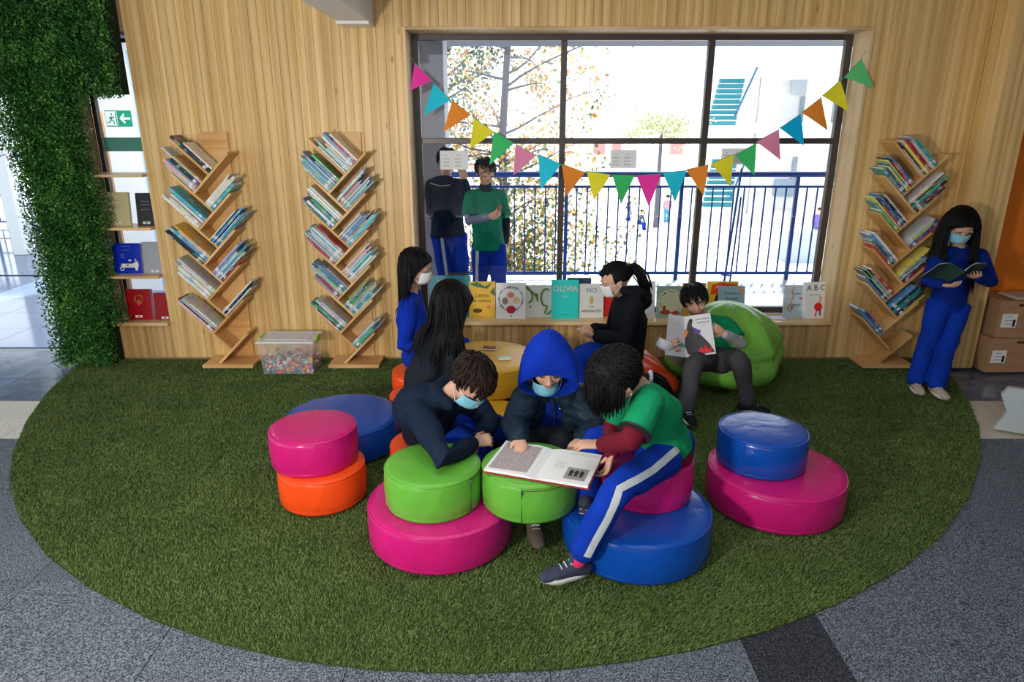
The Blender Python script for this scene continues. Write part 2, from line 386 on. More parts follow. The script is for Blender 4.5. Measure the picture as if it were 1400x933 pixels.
# turf rug
RP = [(92,506),(60,535),(32,575),(12,620),(7,660),(22,708),(58,758),(118,803),(200,845),(300,879),(400,901),(500,914),(640,920),(760,914),(860,902),(950,886),(1040,866),(1150,824),(1230,780),(1290,735),(1330,680),(1347,625),(1342,580),(1326,545),(1310,524)]
rp = [fl(*p) for p in RP]; rug = [(p.x, p.y) for p in rp]
rug = [(rug[0][0], 5.585)]+rug+[(3.60, 5.32), (3.59, 5.59)]
rug = [rug[0]]+[((rug[i][0]*2+rug[i-1][0]+rug[i+1][0])/4, (rug[i][1]*2+rug[i-1][1]+rug[i+1][1])/4) for i in range(1, len(rug)-3)]+rug[-3:]
RUG = empty('turf_rug', (-.1, 3.8, 0), 'large rounded green artificial turf rug under the stools', 'rug')
world_child(MB().prism(rug, -.0185, -.014).obj('backing', mat('turf_backing', (.025, .055, .012), .95)), RUG)
def inpoly(x, y, poly):
    r = np.zeros(len(x), bool); n = len(poly)
    for i in range(n):
        x1, y1 = poly[i]; x2, y2 = poly[(i+1) % n]
        c = ((y1 > y) != (y2 > y)) & (x < (x2-x1)*(y-y1)/((y2-y1)+1e-12)+x1); r ^= c
    return r
def tri_mesh(name, V, T, material, parent):
    me = bpy.data.meshes.new(name); me.vertices.add(len(V)); me.vertices.foreach_set('co', V.astype(np.float32).ravel())
    k = T.shape[1]; me.loops.add(T.size); me.loops.foreach_set('vertex_index', T.astype(np.int32).ravel())
    me.polygons.add(len(T)); me.polygons.foreach_set('loop_start', np.arange(0, T.size, k, dtype=np.int32))
    me.update(calc_edges=True); me.materials.append(material)
    o = link(bpy.data.objects.new(name, me)); world_child(o, parent) if parent else None; o['kind'] = 'stuff'; return o
def grass():
    rs = np.random.RandomState(3); N = 1250000
    x = rs.uniform(-4.1, 3.7, N); y = 1.95+3.65*rs.rand(N)**1.25; k = inpoly(x, y, rug); x = x[k]; y = y[k]; n = len(x)
    a = rs.uniform(0, 2*PI, n); h = rs.uniform(.010, .021, n); wd = rs.uniform(.0012, .0024, n)*(1+.25*(y-2)); ln = rs.uniform(.2, .95, n)*h
    a2 = a+rs.uniform(-.6, .6, n)+PI/2; flow = np.sin(x*1.7)*.004+.003
    V = np.empty((n, 3, 3)); V[:, 0] = np.stack([x-np.cos(a)*wd, y-np.sin(a)*wd, 0*x-.015], 1); V[:, 1] = np.stack([x+np.cos(a)*wd, y+np.sin(a)*wd, 0*x-.015], 1)
    V[:, 2] = np.stack([x+np.cos(a2)*ln+flow, y+np.sin(a2)*ln-.003, h-.0195], 1)
    m = mat('turf_blades', (.12, .2, .04), .75, .15); g = G(m); geo = g.n('ShaderNodeNewGeometry')
    tc = g.n('ShaderNodeTexCoord'); nz = g.n('ShaderNodeTexNoise', i_Vector=tc.outputs['Object'], i_Scale=2.5, i_Detail=6.0, i_Roughness=.7)
    mx = g.n('ShaderNodeMath', operation='MULTIPLY_ADD', i_0=nz.outputs[0], i_1=.7, i_2=-.15); ad = g.n('ShaderNodeMath', operation='MULTIPLY_ADD', i_0=geo.outputs['Random Per Island'], i_1=.6, i_2=mx.outputs[0])
    g.base(g.ramp(ad.outputs[0], [(.05, (.035, .08, .018)), (.45, (.115, .172, .044)), (.8, (.20, .27, .085)), (1, (.30, .36, .14))]))
    tri_mesh('grass_blades', V.reshape(-1, 3), np.arange(n*3).reshape(-1, 3), m, RUG)
grass()
# vertical garden of artificial foliage
GW = empty('vertical_garden', (-3.62, 5.55, 0), 'dark green wall of dense artificial foliage beside the pine wall', 'plant wall')
world_child(MB().box((-3.75, 5.46, 0), (-3.36, 5.598, 2.3)).box((-6.2, 5.50, 2.15), (LR-.03, 5.598, TOP)).obj('backing_panel', mat('garden_backing', (.01, .025, .008), .95)), GW)
def leaves():
    rs = np.random.RandomState(5)
    def patch(n, x0, x1, z0, z1):
        x = rs.uniform(x0, x1, n); z = rs.uniform(z0, z1, n)
        bul = .5+.5*np.sin(x*9+np.sin(z*5)*2)*np.sin(z*7+np.cos(x*6)*1.5)
        y = 5.49-rs.beta(1.2, 1.6, n)*(.10+.12*bul); return np.stack([x, y, z], 1)
    A = [patch(56000, -3.75, -3.33, .02, 2.5), patch(52000, -5.6, LR-.005, 2.12, TOP)]
    # sides and the rounded corner
    s = patch(8000, -3.82, -3.73, .02, 2.3); s[:, 1] = rs.uniform(5.34, 5.6, len(s)); A.append(s)
    s = patch(9000, -3.36, -3.24, .35, 2.6); s[:, 1] = rs.uniform(5.40, 5.6, len(s)); s[:, 0] += .03*np.sin(s[:, 2]*6)-.02; A.append(s)
    t = patch(18000, -5.6, -3.75, 1.45, 2.2); k = (t[:, 2] > 2.15-.62*np.exp(-(np.abs(t[:, 0]+3.75))*3.2)); A.append(t[k])
    C = np.concatenate(A); n = len(C)
    d = rs.normal(size=(n, 3)); d[:, 1] -= .8; d[:, 2] += .25; d /= np.linalg.norm(d, axis=1)[:, None]
    e = np.cross(d, rs.normal(size=(n, 3))); e /= np.linalg.norm(e, axis=1)[:, None]
    L = rs.uniform(.012, .030, n)[:, None]; W = L*.30
    V = np.empty((n, 4, 3)); V[:, 0] = C; V[:, 1] = C+d*L*.55+e*W; V[:, 2] = C+d*L; V[:, 3] = C+d*L*.55-e*W
    m = mat('foliage_leaf', (.05, .16, .03), .5, .3); g = G(m); geo = g.n('ShaderNodeNewGeometry'); tc = g.n('ShaderNodeTexCoord')
    nz = g.n('ShaderNodeTexNoise', i_Vector=tc.outputs['Object'], i_Scale=7.0, i_Detail=3.0)
    ad = g.n('ShaderNodeMath', operation='MULTIPLY_ADD', i_0=geo.outputs['Random Per Island'], i_1=.5, i_2=nz.outputs[0])
    g.base(g.ramp(ad.outputs[0], [(.35, (.010, .05, .012)), (.7, (.024, .12, .018)), (.95, (.07, .23, .035)), (1.0, (.15, .33, .07))]))
    tri_mesh('foliage', V.reshape(-1, 3), np.arange(n*4).reshape(-1, 4), m, GW)
leaves()
# ================================================================== STOOLS
def seat_mesh(r, h):
    b = MB(); k = .016
    b.lathe([(.01, 0), (r-.022, 0), (r-.007, .004), (r-.001, k), (r+.003, h*.35), (r+.004, h*.6), (r, h-.03), (r-.003, h-.012), (r-.010, h-.004), (r-.03, h+.0), (r*.6, h+.004), (.01, h+.005)], 72)
    return b
STOOLS = []
def stool(x, y, z, r, m, label, group, seam=None, zipper=False, rot=0):
    h = .2
    t = empty('round_stool', (x, y, z), label, 'stool', group); t.rotation_euler.z = rot
    seat_mesh(r, h-.001).obj('cushion', m, t, True)
    p = MB(); n = 72
    P = [Vector(((r-.004)*math.cos(2*PI*i/n), (r-.004)*math.sin(2*PI*i/n), h-.011)) for i in range(n)]
    vs = []; fs = []
    for i in range(n):
        d = Vector((P[i].x, P[i].y, 0)).normalized()
        for j in range(6): a = 2*PI*j/6; vs.append(P[i]+d*math.cos(a)*.0045+Vector((0, 0, 1))*math.sin(a)*.0045)
    for i in range(n):
        for j in range(6): q = (j+1) % 6; ii = (i+1) % n; fs.append((i*6+j, i*6+q, ii*6+q, ii*6+j))
    p.add(vs, fs).obj('piping', m, t, True)
    p = MB(); p.v = [tuple((Vector(v)-Vector((0, 0, 0)))*1) for v in vs]; p.v = [(v[0], v[1], v[2]-.168) for v in p.v]; p.f = list(fs); p.m = [0]*len(fs); p.obj('bottom_piping', m, t, True)
    if seam is not None:
        a = seam; s = MB(); s.tube([(r*1.012*math.cos(a), r*1.012*math.sin(a), zz) for zz in (.012, .06, .1, .14, h-.016)], .0016, 4); s.obj('side_seam', mat('seam_dark', (.02, .03, .03), .7), t)
    if zipper:
        a0 = seam if seam is not None else -1.2
        MB().tube([((r+.0035)*math.cos(a0+q*.1), (r+.0035)*math.sin(a0+q*.1), h-.022) for q in range(0, 12)], .0022, 4).obj('zipper', mat('zip_dark', (.05, .07, .04), .5), t)
        MB().bbox(((r+.002)*math.cos(a0)-.004, (r+.004)*math.sin(a0)-.004, h-.046), ((r+.002)*math.cos(a0)+.004, (r+.004)*math.sin(a0)+.001, h-.022), .001).obj('zip_pull', STEEL, t)
    return t
RS, RB = .23, .352
stool(-1.03, 3.31, 0, RS, V_ORA, 'small orange vinyl stool on the turf under a magenta stool', 'small round stools')
stool(-1.07, 3.35, .2, RS, V_MAG, 'small magenta vinyl stool stacked on an orange stool at left', 'small round stools')
stool(-1.07, 3.95, 0, RB, V_BLU, 'wide blue vinyl stool behind the magenta and orange pair', 'wide round stools')
stool(-.35, 2.95, 0, RB, V_MAG, 'wide magenta vinyl stool on the turf under a small green stool', 'wide round stools')
stool(-.38, 2.93, .2, RS, V_GRN, 'small green vinyl stool under the elbow of the masked boy', 'small round stools', seam=-.62, zipper=True)
stool(.085, 2.93, .2, RS, V_GRN, 'small green vinyl stool carrying the big open book', 'small round stools', seam=-1.75, zipper=True)
stool(.60, 2.88, 0, RB, V_BLU, 'wide blue vinyl stool under the girl in the green polo shirt', 'wide round stools')
stool(.655, 3.01, .2, RS, V_MAG, 'small magenta vinyl stool the green polo girl sits on', 'small round stools')
stool(1.41, 3.26, 0, RB, V_MAG, 'wide magenta vinyl stool at right under a small blue stool', 'wide round stools')
stool(1.34, 3.32, .2, RS, V_BLU, 'small blue vinyl stool stacked on a wide magenta stool at right', 'small round stools', rot=.5)
stool(-.17, 4.50, .2, RB, V_YEL, 'wide yellow vinyl stool used as a card table near the sill', 'wide round stools')
stool(-.19, 4.715, 0, RS, V_YEL, 'small yellow vinyl stool hidden under the wide yellow stool', 'small round stools')
stool(.17, 4.36, 0, RS, V_LBL, 'small light blue vinyl stool beside the yellow card table', 'small round stools')
stool(-.20, 4.02, 0, RS, V_YEL, 'small yellow vinyl stool behind the masked boy, below the card table', 'small round stools')
stool(-.66, 4.77, 0, RS, V_ORA, 'small orange vinyl stool under the girl in the blue sweater', 'small round stools')
stool(-.60, 4.30, 0, RS, V_ORA, 'small orange vinyl stool under the long-haired girl seen from behind', 'small round stools')
stool(-.47, 3.56, 0, RS, V_ORA, 'small orange vinyl stool hidden under the boy in the dark fleece', 'small round stools')
stool(.15, 3.55, 0, RS, V_BLU, 'small blue vinyl stool hidden under the child in the blue hood', 'small round stools')
# ================================================================== BEAN BAGS
def beanbag(c, r, h, m, label, apex, seed, yaw=0, sy=1.0):
    t = empty('beanbag', (c[0], c[1], 0), label, 'beanbag', 'beanbags')
    rs = random.Random(seed); ph = [rs.uniform(0, 6) for _ in range(6)]
    b = MB(); nu, nv = 96, 40; vs = []
    for i in range(nv+1):
        p = i/nv
        for j in range(nu):
            a = 2*PI*j/nu
            prof = math.sin(PI*min(1, .5+.5*(1-p)**.8)*1.0) if False else math.sqrt(max(0, 1-(abs(p-.32)/(.32 if p < .32 else .68))**(2.3 if p < .32 else 1.9)))
            cr = .045*abs(math.sin(a*4+ph[0]))**.5*p**.8+.02*math.sin(a*9+ph[1]+3*p)*p+.028*math.sin(a*3+ph[2]+5*p)
            rr = r*(prof*(1-cr*2.0)+.02)
            x = math.cos(a)*rr; y = math.sin(a)*rr*sy; z = h*p
            x += apex[0]*p**2; y += apex[1]*p**2
            q = 1-.06*math.exp(-((p-.5-.1*math.sin(a*2+ph[3]))/.05)**2)
            vs.append(Vector((x*q, y*q, z)))
    fs = []
    for i in range(nv):
        for j in range(nu): q = (j+1) % nu; fs.append((i*nu+j, i*nu+q, i*nu+nu+q, i*nu+nu+j))
    fs.append(tuple(range(nu-1, -1, -1))); fs.append(tuple(nv*nu+j for j in range(nu)))
    vs = [Matrix.Rotation(yaw, 3, 'Z') @ v for v in vs]
    b.add(vs, fs).obj('cover', m, t, True)
    for k in range(4):
        a = k*PI/2+.4; P = []
        for i in range(2, nv-1, 3):
            j = int((a/(2*PI))*nu) % nu; P.append(vs[i*nu+j]*1.003+Vector((0, 0, .001)))
        MB().tube(P, .0035, 5).obj('seam_piping', m, t, True)
    return t
beanbag((1.66, 5.03), .46, .62, V_GRB, 'big green vinyl beanbag under the reclining boy', (.05, .10), 4, .3, .88)
beanbag((.84, 4.74), .38, .40, V_RED, 'orange-red vinyl beanbag beside the green one, below the sill', (-.05, .12), 9, 1.0, 1.0)
# ================================================================== TREE BOOKCASES AND THEIR BOOKS
S45 = math.sqrt(.5); SP = .2003
COLS = [(.75,.75,.72),(.78,.74,.62),(.10,.28,.55),(.05,.42,.52),(.62,.05,.06),(.03,.035,.05),(.30,.55,.70),(.75,.45,.10),(.10,.40,.16),(.72,.66,.10),(.35,.30,.28),(.05,.10,.28),(.70,.40,.45),(.55,.60,.62),(.25,.14,.09),(.02,.30,.32)]
CN = ['white','cream','blue','teal','red','black','pale blue','orange','green','yellow','grey-brown','navy','pink','pale grey','brown','dark teal']
ORD = ['lowest','second','third','fourth','fifth','sixth','seventh','eighth','ninth','tenth','eleventh','twelfth']
BK = {}
def book_mesh(L, T, D, soft):
    k = (L, T, D, soft)
    if k in BK: return BK[k]
    c = MB(); e = .0028 if not soft else .001        # x: height of the book, y: depth away from the spine (spine at y=0), z: thickness
    c.bbox((0, 0, 0), (L, D, e), e*.3).bbox((0, 0, T-e), (L, D, T), e*.3).bbox((0, -.0012, .0004), (L, e, T-.0004), .0008)
    c.box((L*.10, -.0018, T*.14), (L*.10+.026, -.0011, T*.86), 1)
    p = MB().box((.003, e, e), (L-.003, D-.004, T-e))
    BK[k] = (c.mesh('book_cover', [BOOK, WHITE]), p.mesh('pages', PAGES)); return BK[k]
def put_book(name, L, T, D, soft, M, ci, label, group):
    cm, pm = book_mesh(L, T, D, soft)
    o = link(bpy.data.objects.new('book', cm)); o.matrix_world = M; c = COLS[ci]; j = random.uniform(.8, 1.15); o.color = (min(1, c[0]*j), min(1, c[1]*j), min(1, c[2]*j), 1)
    tag(o, label, 'book', group); p = link(bpy.data.objects.new('pages', pm), o); return o
def bookcase(x0, zt, which, fill, style, seed, Ls=(.22, .25, .27, .29, .31, .33)):
    rs = random.Random(seed); t = empty('tree_bookcase', (x0, WY-.12, 0), label={'left': 'pine tree bookcase nearest the green wall, with large picture books', 'middle': 'pine tree bookcase beside the plastic toy box, densely filled', 'right': 'pine tree bookcase right of the window, beside the reading girl'}[which], cat='bookcase', group='tree bookcases')
    yf, yb = 5.375, 5.578; th = .019
    def wc(o): return world_child(o, t)
    tip = Vector((x0, 0, zt)); n = 12; T = [tip.copy()]
    for i in range(n-1):
        d = Vector((-S45, 0, -S45)) if i % 2 == 0 else Vector((S45, 0, -S45)); T.append(T[-1]+d*SP)
    def plank(a, b, z0, z1):        # a upper end, b lower end on the plank line
        d = (b-a); L = d.length; ang = math.atan2(d.z, d.x)
        o = MB().bbox((0, 0, z0), (L, yb-yf, z1), .0015).obj('plank', PINE_X)
        o.matrix_basis = Matrix.Translation((a.x, yf, a.z)) @ Matrix.Rotation(-ang, 4, 'Y'); wc(o)
    u = Vector((S45, 0, -S45)); v = Vector((-S45, 0, -S45))   # "\" downwards, "/" downwards
    ext = .205
    for k in range(0, n, 2):
        lft = T[k]-u*(SP+ext) if k else T[0]-u*(SP+.17)
        plank(lft, T[k]-u*.0005, -th, 0)                      # "\" plank ending on T[k]
        top = T[k]-v*(ext-.01+(0 if k else .03))
        end = T[k+1] if k+1 < n-1 else T[k]+v*((T[k].z-.033)/S45)
        plank(top, end-v*.0005, 0, th)                              # "/" plank through T[k]
    bx = x0-.02
    o = MB().bbox((x0-.115, 5.580, .02), (x0+.095, 5.598, zt+.30), .002).obj('back_board', PINE_X); wc(o)
    fx = T[n-2].x-.10
    o = MB().bbox((x0-.245, 5.33, .0), (x0+.175, 5.585, .028), .002).obj('base_board', PINE_X); wc(o)
    grp = 'books on the %s tree bookcase' % which
    def stack(o, ex, et, cnt, room, where, big):
        """o: corner on the floor plank, ex: along the books (upwards), et: stacking direction"""
        off = .0025; side = None
        et2 = et if ex.x > 0 else -et
        Rm = Matrix(((ex.x, 0, et2.x, 0), (0, 1, 0, 0), (ex.z, 0, et2.z, 0), (0, 0, 0, 1)))
        for q in range(cnt):
            T_ = rs.choice([.006, .008, .010, .012, .014, .018] if cnt > 6 else [.009, .012, .016, .022, .026])
            T_ = min(T_, (room-.012)/cnt*1.5)
            if off+T_ > room: break
            L = rs.choice(Ls); D = rs.choice([.15, .17, .185])
            yo = yf+rs.uniform(-.015, .012)
            if yo+D > 5.572: D = .17; yo = min(yo, 5.572-D)
            ci = rs.choice(style)
            p = o+ex*.0008+et*(off if ex.x > 0 else off+T_)
            M = Matrix.Translation((p.x, yo, p.z)) @ Rm
            put_book('book', L, T_, D, T_ < .01, M, ci, '%s %s book, %s up in %s of the %s bookcase' % ('thin' if T_ < .01 else 'thick' if T_ > .017 else 'slim', CN[ci], ORD[q] if q else 'first', where, which), grp)
            off += T_+.0012
    # rings of compartments; fill = {'L0': n, 'L1': n, 'R1': n ...}
    names = ['top', 'second', 'third', 'fourth', 'fifth', 'sixth', 'seventh']
    for key, cnt in fill.items():
        k = int(key[1:])
        if key[0] == 'L':
            ti = max(0, 2*k-2)
            if k == 0: o = T[0]-u*0+Vector((0, 0, 0)); ex = -u; et = -v; o = T[0]+ex*.0; room = .18; stack(o, ex, et, cnt, room, 'the top left group', 0)
            else:
                o = T[2*k-1]-v*0.0; ex = -u; et = -v; o = T[2*k-1]+et*.0; room = SP-th-.004
                stack(o+ex*0.0, ex, et, cnt, room, 'the %s left pocket' % names[k-1], 0)
        else:
            o = T[2*k]; ex = -v; et = -u; room = SP-th-.004
            stack(o, ex, et, cnt, room, 'the %s right pocket' % names[k-1], 0)
bookcase(-2.325, 1.575, 'left', {'L0': 3, 'L1': 6, 'R1': 4, 'L2': 5, 'R2': 7, 'L3': 6, 'R3': 9, 'L4': 5, 'R4': 5, 'L5': 5}, [0,1,2,3,4,6,7,13,12,5,0,13], 11, (.27, .30, .32, .35, .37))
bookcase(-1.280, 1.575, 'middle', {'L0': 10, 'L1': 10, 'R1': 10, 'L2': 10, 'R2': 10, 'L3': 10, 'R3': 9, 'L4': 11, 'R4': 9, 'L5': 9, 'R5': 4}, [0,1,2,3,4,6,11,13,15,12,10,0,13,2,6,8], 12)
bookcase(3.160, 1.555, 'right', {'L0': 9, 'L1': 9, 'R1': 9, 'L2': 9, 'R2': 5, 'L3': 6, 'R3': 7, 'L4': 6, 'R4': 6, 'L5': 2}, [2,3,4,5,8,0,13,11,9,15,4,5,0], 13)
# ================================================================== BOOKS STANDING ON THE SILL AND SHELVES
def art(o, els, W, H):
    k = 0
    for e in els:
        k += 1; y = -.0006-.0004*k
        X = lambda u: (u-.5)*W
        Z = lambda v: v*H
        if e[0] == 't':
            text(e[1], e[4]*H, flat(e[5]), o, Matrix.Translation((X(e[2]), y, Z(e[3]))) @ Matrix.Rotation(PI/2, 4, 'X') @ Matrix.Rotation(math.radians(e[6] if len(e) > 6 else 0), 4, 'Z'), 'title_lettering')
        elif e[0] == 'e':      # ellipse  u v ru rv col
            n = 20; P = [(X(e[1])+e[3]*H*math.cos(2*PI*i/n), Z(e[2])+e[4]*H*math.sin(2*PI*i/n)) for i in range(n)]
            MB().prism(P, 0, .0004, 0, Matrix.Translation((0, y, 0)) @ Matrix.Rotation(PI/2, 4, 'X')).obj('illustration', flat(e[5]), o)
        elif e[0] == 'p':      # polygon
            P = [(X(u), Z(v)) for u, v in e[1]]
            MB().prism(P, 0, .0004, 0, Matrix.Translation((0, y, 0)) @ Matrix.Rotation(PI/2, 4, 'X')).obj('illustration', flat(e[2]), o)
        elif e[0] == 'c':      # curve
            MB().tube([(X(u), y, Z(v)) for u, v in e[1]], e[2]*H, 5).obj('illustration', flat(e[3]), o)
        elif e[0] == 'r':      # ring of dots
            mb = MB()
            for i in range(e[6]):
                a_ = 2*PI*i/e[6]+.2; n = 6; rr = e[4]*H*(.6+.8*((i*37) % 10)/10)
                P = [(X(e[1])+e[3]*H*math.cos(a_)+rr*math.cos(2*PI*q/n), Z(e[2])+e[3]*1.0*H*math.sin(a_)+rr*math.sin(2*PI*q/n)) for q in range(n)]
                mb.prism(P, 0, .0004, 0, Matrix.Translation((0, y, 0)) @ Matrix.Rotation(PI/2, 4, 'X'))
            mb.obj('illustration', flat(e[5]), o)
        elif e[0] == 'l':      # barcode label at foot
            MB().box((X(e[1])-.03, y, Z(e[2])), (X(e[1])+.03, y+.0004, Z(e[2])+.018)).obj('spine_label', WHITE, o)
            MB().box((X(e[1])-.012, y-.0006, Z(e[2])+.005), (X(e[1])+.012, y-.0001, Z(e[2])+.013)).obj('label_print', INK, o)
def facebook(px0, px1, pytop, zb, Y, col, label, els=(), lean=10, T=.018, yaw=0, cat='book', group='picture books displayed on the window sill', xmax=99):
    a = at(px0, pytop, Y+.03); b = at(px1, pytop, Y+.03); b.x = min(b.x, xmax); W = b.x-a.x; H = a.z-zb; H /= math.cos(math.radians(lean))
    cx = (a.x+b.x)/2
    o = empty('display_book', (cx, Y, zb+.0005), label, cat, group)
    o.rotation_euler = (-math.radians(lean), 0, math.radians(yaw))
    cm = flat(col, .35)
    MB().bbox((-W/2, 0, 0), (W/2, .0025, H), .0008).bbox((-W/2, T-.0025, 0), (W/2, T, H), .0008).bbox((-W/2-.001, .0005, 0), (-W/2+.0025, T-.0005, H), .0008).obj('book_cover', cm, o)
    MB().box((-W/2+.0025, .0025, .003), (W/2-.004, T-.0025, H-.003)).obj('pages', PAGES, o)
    art(o, els, W, H)
    return o
K = (.02, .02, .02)
SY = 5.70
wave = lambda a, b, c, n=24: [(a[0]+(b[0]-a[0])*i/n, c(i/n)) for i in range(n+1)]
facebook(586, 643, 378, WB, SY+.02, (.02, .22, .30), 'wide teal picture book titled LA, half hidden behind the long black hair', [('t', 'LA C', .36, .62, .2, (.8, .85, .85)), ('t', 'N LIBRO', .35, .86, .08, (.7, .8, .8))], T=.012)
facebook(612, 640, 374, WB, SY+.07, (.03, .03, .035), 'dark book standing behind the teal picture book', (), T=.012)
facebook(641, 677, 386, WB, SY, (.78, .46, .04), 'yellow picture book titled Letras al carbon with dark leaves', [('t', 'Letras', .5, .62, .15, K), ('t', 'al carbon', .5, .48, .13, K), ('p', [(.0, .93), (.3, .99), (.6, .86), (.9, .99), (.7, .8), (.3, .85)], (.05, .2, .1)), ('e', .32, .2, .13, .06, (.1, .05, .03)), ('e', .75, .3, .05, .05, (.8, .2, .12)), ('p', [(.8, .7), (.95, .85), (1, .6)], (.05, .15, .08))])
facebook(678, 719, 388, WB, SY-.03, (.80, .80, .79), 'white picture book with animals inside a leafy wreath', [('r', .5, .56, .33, .028, (.2, .24, .24), 30), ('t', 'un dia', .5, .86, .08, (.5, .2, .1)), ('e', .3, .5, .08, .1, (.3, .22, .2)), ('e', .68, .52, .1, .09, (.75, .5, .25)), ('e', .5, .66, .1, .08, (.72, .25, .15)), ('e', .5, .48, .07, .07, (.85, .7, .6)), ('e', .5, .26, .13, .11, (.45, .02, .04)), ('e', .5, .08, .025, .02, K)], T=.02)
facebook(719, 755, 391, WB, SY+.02, (.66, .68, .62), 'pale picture book with a curling green snake', [('c', [(.1+.32*math.sin(i*.9)*(.4+i/16), .78-.32*math.cos(i*.62)+(-.012*i)) for i in range(7)]+[(.3+.03*i, .75-.05*i*(i % 2)) for i in range(6)], .032, (.10, .22, .04)), ('c', [(.78+.2*math.cos(a), .62+.27*math.sin(a)) for a in [x*.35 for x in range(3, 15)]]+[(.80, .3), (.72, .14), (.86, .1), (.98, .22)], .034, (.12, .25, .05)), ('e', .17, .33, .04, .03, (.1, .2, .05))])
facebook(776, 809, 381, WB, SY+.08, (.03, .05, .10), 'dark blue book standing behind the OLIVIA book', (), T=.012)
facebook(755, 792, 384, WB, SY-.02, (.02, .62, .56), 'turquoise picture book titled OLIVIA', [('t', 'OLIVIA', .5, .77, .215, (.85, .5, .42)), ('t', 'IAN F', .5, .57, .06, (.6, .75, .7)), ('e', .5, .10, .12, .014, (.02, .4, .38))], T=.022)
facebook(793, 826, 389, WB, SY, (.74, .74, .72), 'pale picture book titled NO with a small golden figure', [('t', 'NO', .5, .8, .2, (.15, .2, .25)), ('e', .5, .52, .06, .12, (.62, .42, .14)), ('e', .5, .33, .09, .02, (.5, .4, .2)), ('t', 'ARREGLITO', .5, .2, .11, K)])
facebook(822, 840, 398, WB, SY+.04, (.62, .02, .02), 'red book partly hidden behind the ponytail child', (), T=.012)
facebook(876, 897, 386, WB, SY, (.70, .72, .74), 'pale grey book right of the black hooded child', [('e', .6, .42, .05, .09, (.7, .3, .1)), ('e', .52, .5, .03, .04, K), ('t', 'textos', .5, .1, .06, K)])
facebook(899, 934, 392, WB, SY, (.30, .42, .36), 'grey-green picture book with a pale arch and red train', [('e', .55, .5, .42, .40, (.62, .62, .42)), ('r', .55, .5, .33, .022, K, 22), ('e', .35, .18, .16, .08, (.42, .04, .04)), ('e', .75, .16, .12, .06, (.45, .06, .04)), ('e', .3, .3, .05, .1, (.4, .05, .04))])
facebook(935, 967, 388, WB, SY+.04, (.66, .33, .06), 'orange-brown book standing behind the reading boy head', [('e', .6, .7, .18, .15, (.55, .25, .05))])
facebook(969, 1011, 386, WB, SY+.05, (.80, .52, .02), 'yellow picture book with a red banner title', [('p', [(.1, .62), (.12, .9), (.4, .97), (.95, .92), (.95, .72), (.5, .66)], (.75, .06, .02)), ('t', 'Alberta', .5, .84, .14, (.85, .8, .7)), ('e', .35, .45, .1, .2, K)])
facebook(984, 1020, 392, WB, SY-.02, (.32, .50, .56), 'pale blue picture book in front of the yellow one', [('t', 'los secretos', .5, .78, .10, K), ('t', 'de abuelo', .5, .62, .10, K), ('e', .5, .2, .35, .12, (.7, .6, .2)), ('e', .85, .85, .07, .07, (.8, .3, .1))])
facebook(1074, 1103, 391, WB, SY, (.48, .58, .64), 'pale blue picture book titled gato with a red scarf curl', [('t', 'gato', .58, .4, .17, K), ('c', [(.42, .93), (.36, .8), (.44, .68), (.36, .55), (.3, .42), (.2, .3), (.3, .2), (.42, .3)], .022, (.6, .2, .12)), ('e', .8, .6, .06, .025, (.55, .05, .15)), ('t', 'cuento', .65, .75, .07, K)])
facebook(1103, 1135, 387, WB, SY-.02, (.82, .83, .84), 'white ABC book leaning at the right end of the sill', [('t', 'A B C', .5, .84, .22, K), ('t', 'de los viajes', .45, .66, .07, (.3, .3, .3)), ('e', .62, .32, .12, .12, (.75, .03, .02)), ('c', [(.55, .22), (.48, .06)], .018, (.75, .03, .02)), ('c', [(.7, .24), (.72, .08)], .018, K), ('e', .72, .56, .045, .05, (.75, .4, .1)), ('c', [(.7, .5), (.62, .42)], .02, (.8, .3, .1))], T=.035, yaw=9)
# papers lying on the sill
pz = at(1062, 436, 5.66)
for k in range(3):
    o = MB().box((-.075, -.055, 0), (.075, .055, .001)).obj('paper_sheet', flat((.66, .66, .78))); o.location = (at(1058, 436, 5.70).x+.012*k, 5.70-.006*k, WB+.001+.0016*k); o.rotation_euler.z = -.25+.12*k
    tag(o, ['lowest pale lilac sheet of the small pile on the sill', 'middle pale lilac sheet of the small pile on the sill', 'top pale lilac sheet of the small pile on the sill'][k], 'paper', 'sheets on the window sill')
G2 = 'books displayed on the narrow shelves'
def shelfbook(px0, px1, pt, z, col, label, els): facebook(px0, px1, pt, z, 5.64, col, label, els, lean=7, T=.03, group=G2, xmax=LR-.006)
ln = lambda v, c, s=.05: ('t', 'mmmmmmmm', .5, v, s, c)
shelfbook(139, 174, 263, SHZ[1], (.62, .54, .30), 'beige book standing on the middle narrow shelf', [ln(.75, (.5, .42, .25)), ln(.65, (.5, .42, .25)), ln(.55, (.5, .42, .25)), ('l', .5, .08)])
shelfbook(184, 209, 264, SHZ[1], (.02, .02, .022), 'black book standing on the middle narrow shelf beside the beige one', [ln(.75, (.3, .3, .3), .045), ln(.65, (.3, .3, .3), .045), ln(.5, (.3, .3, .3), .045), ('l', .5, .06)])
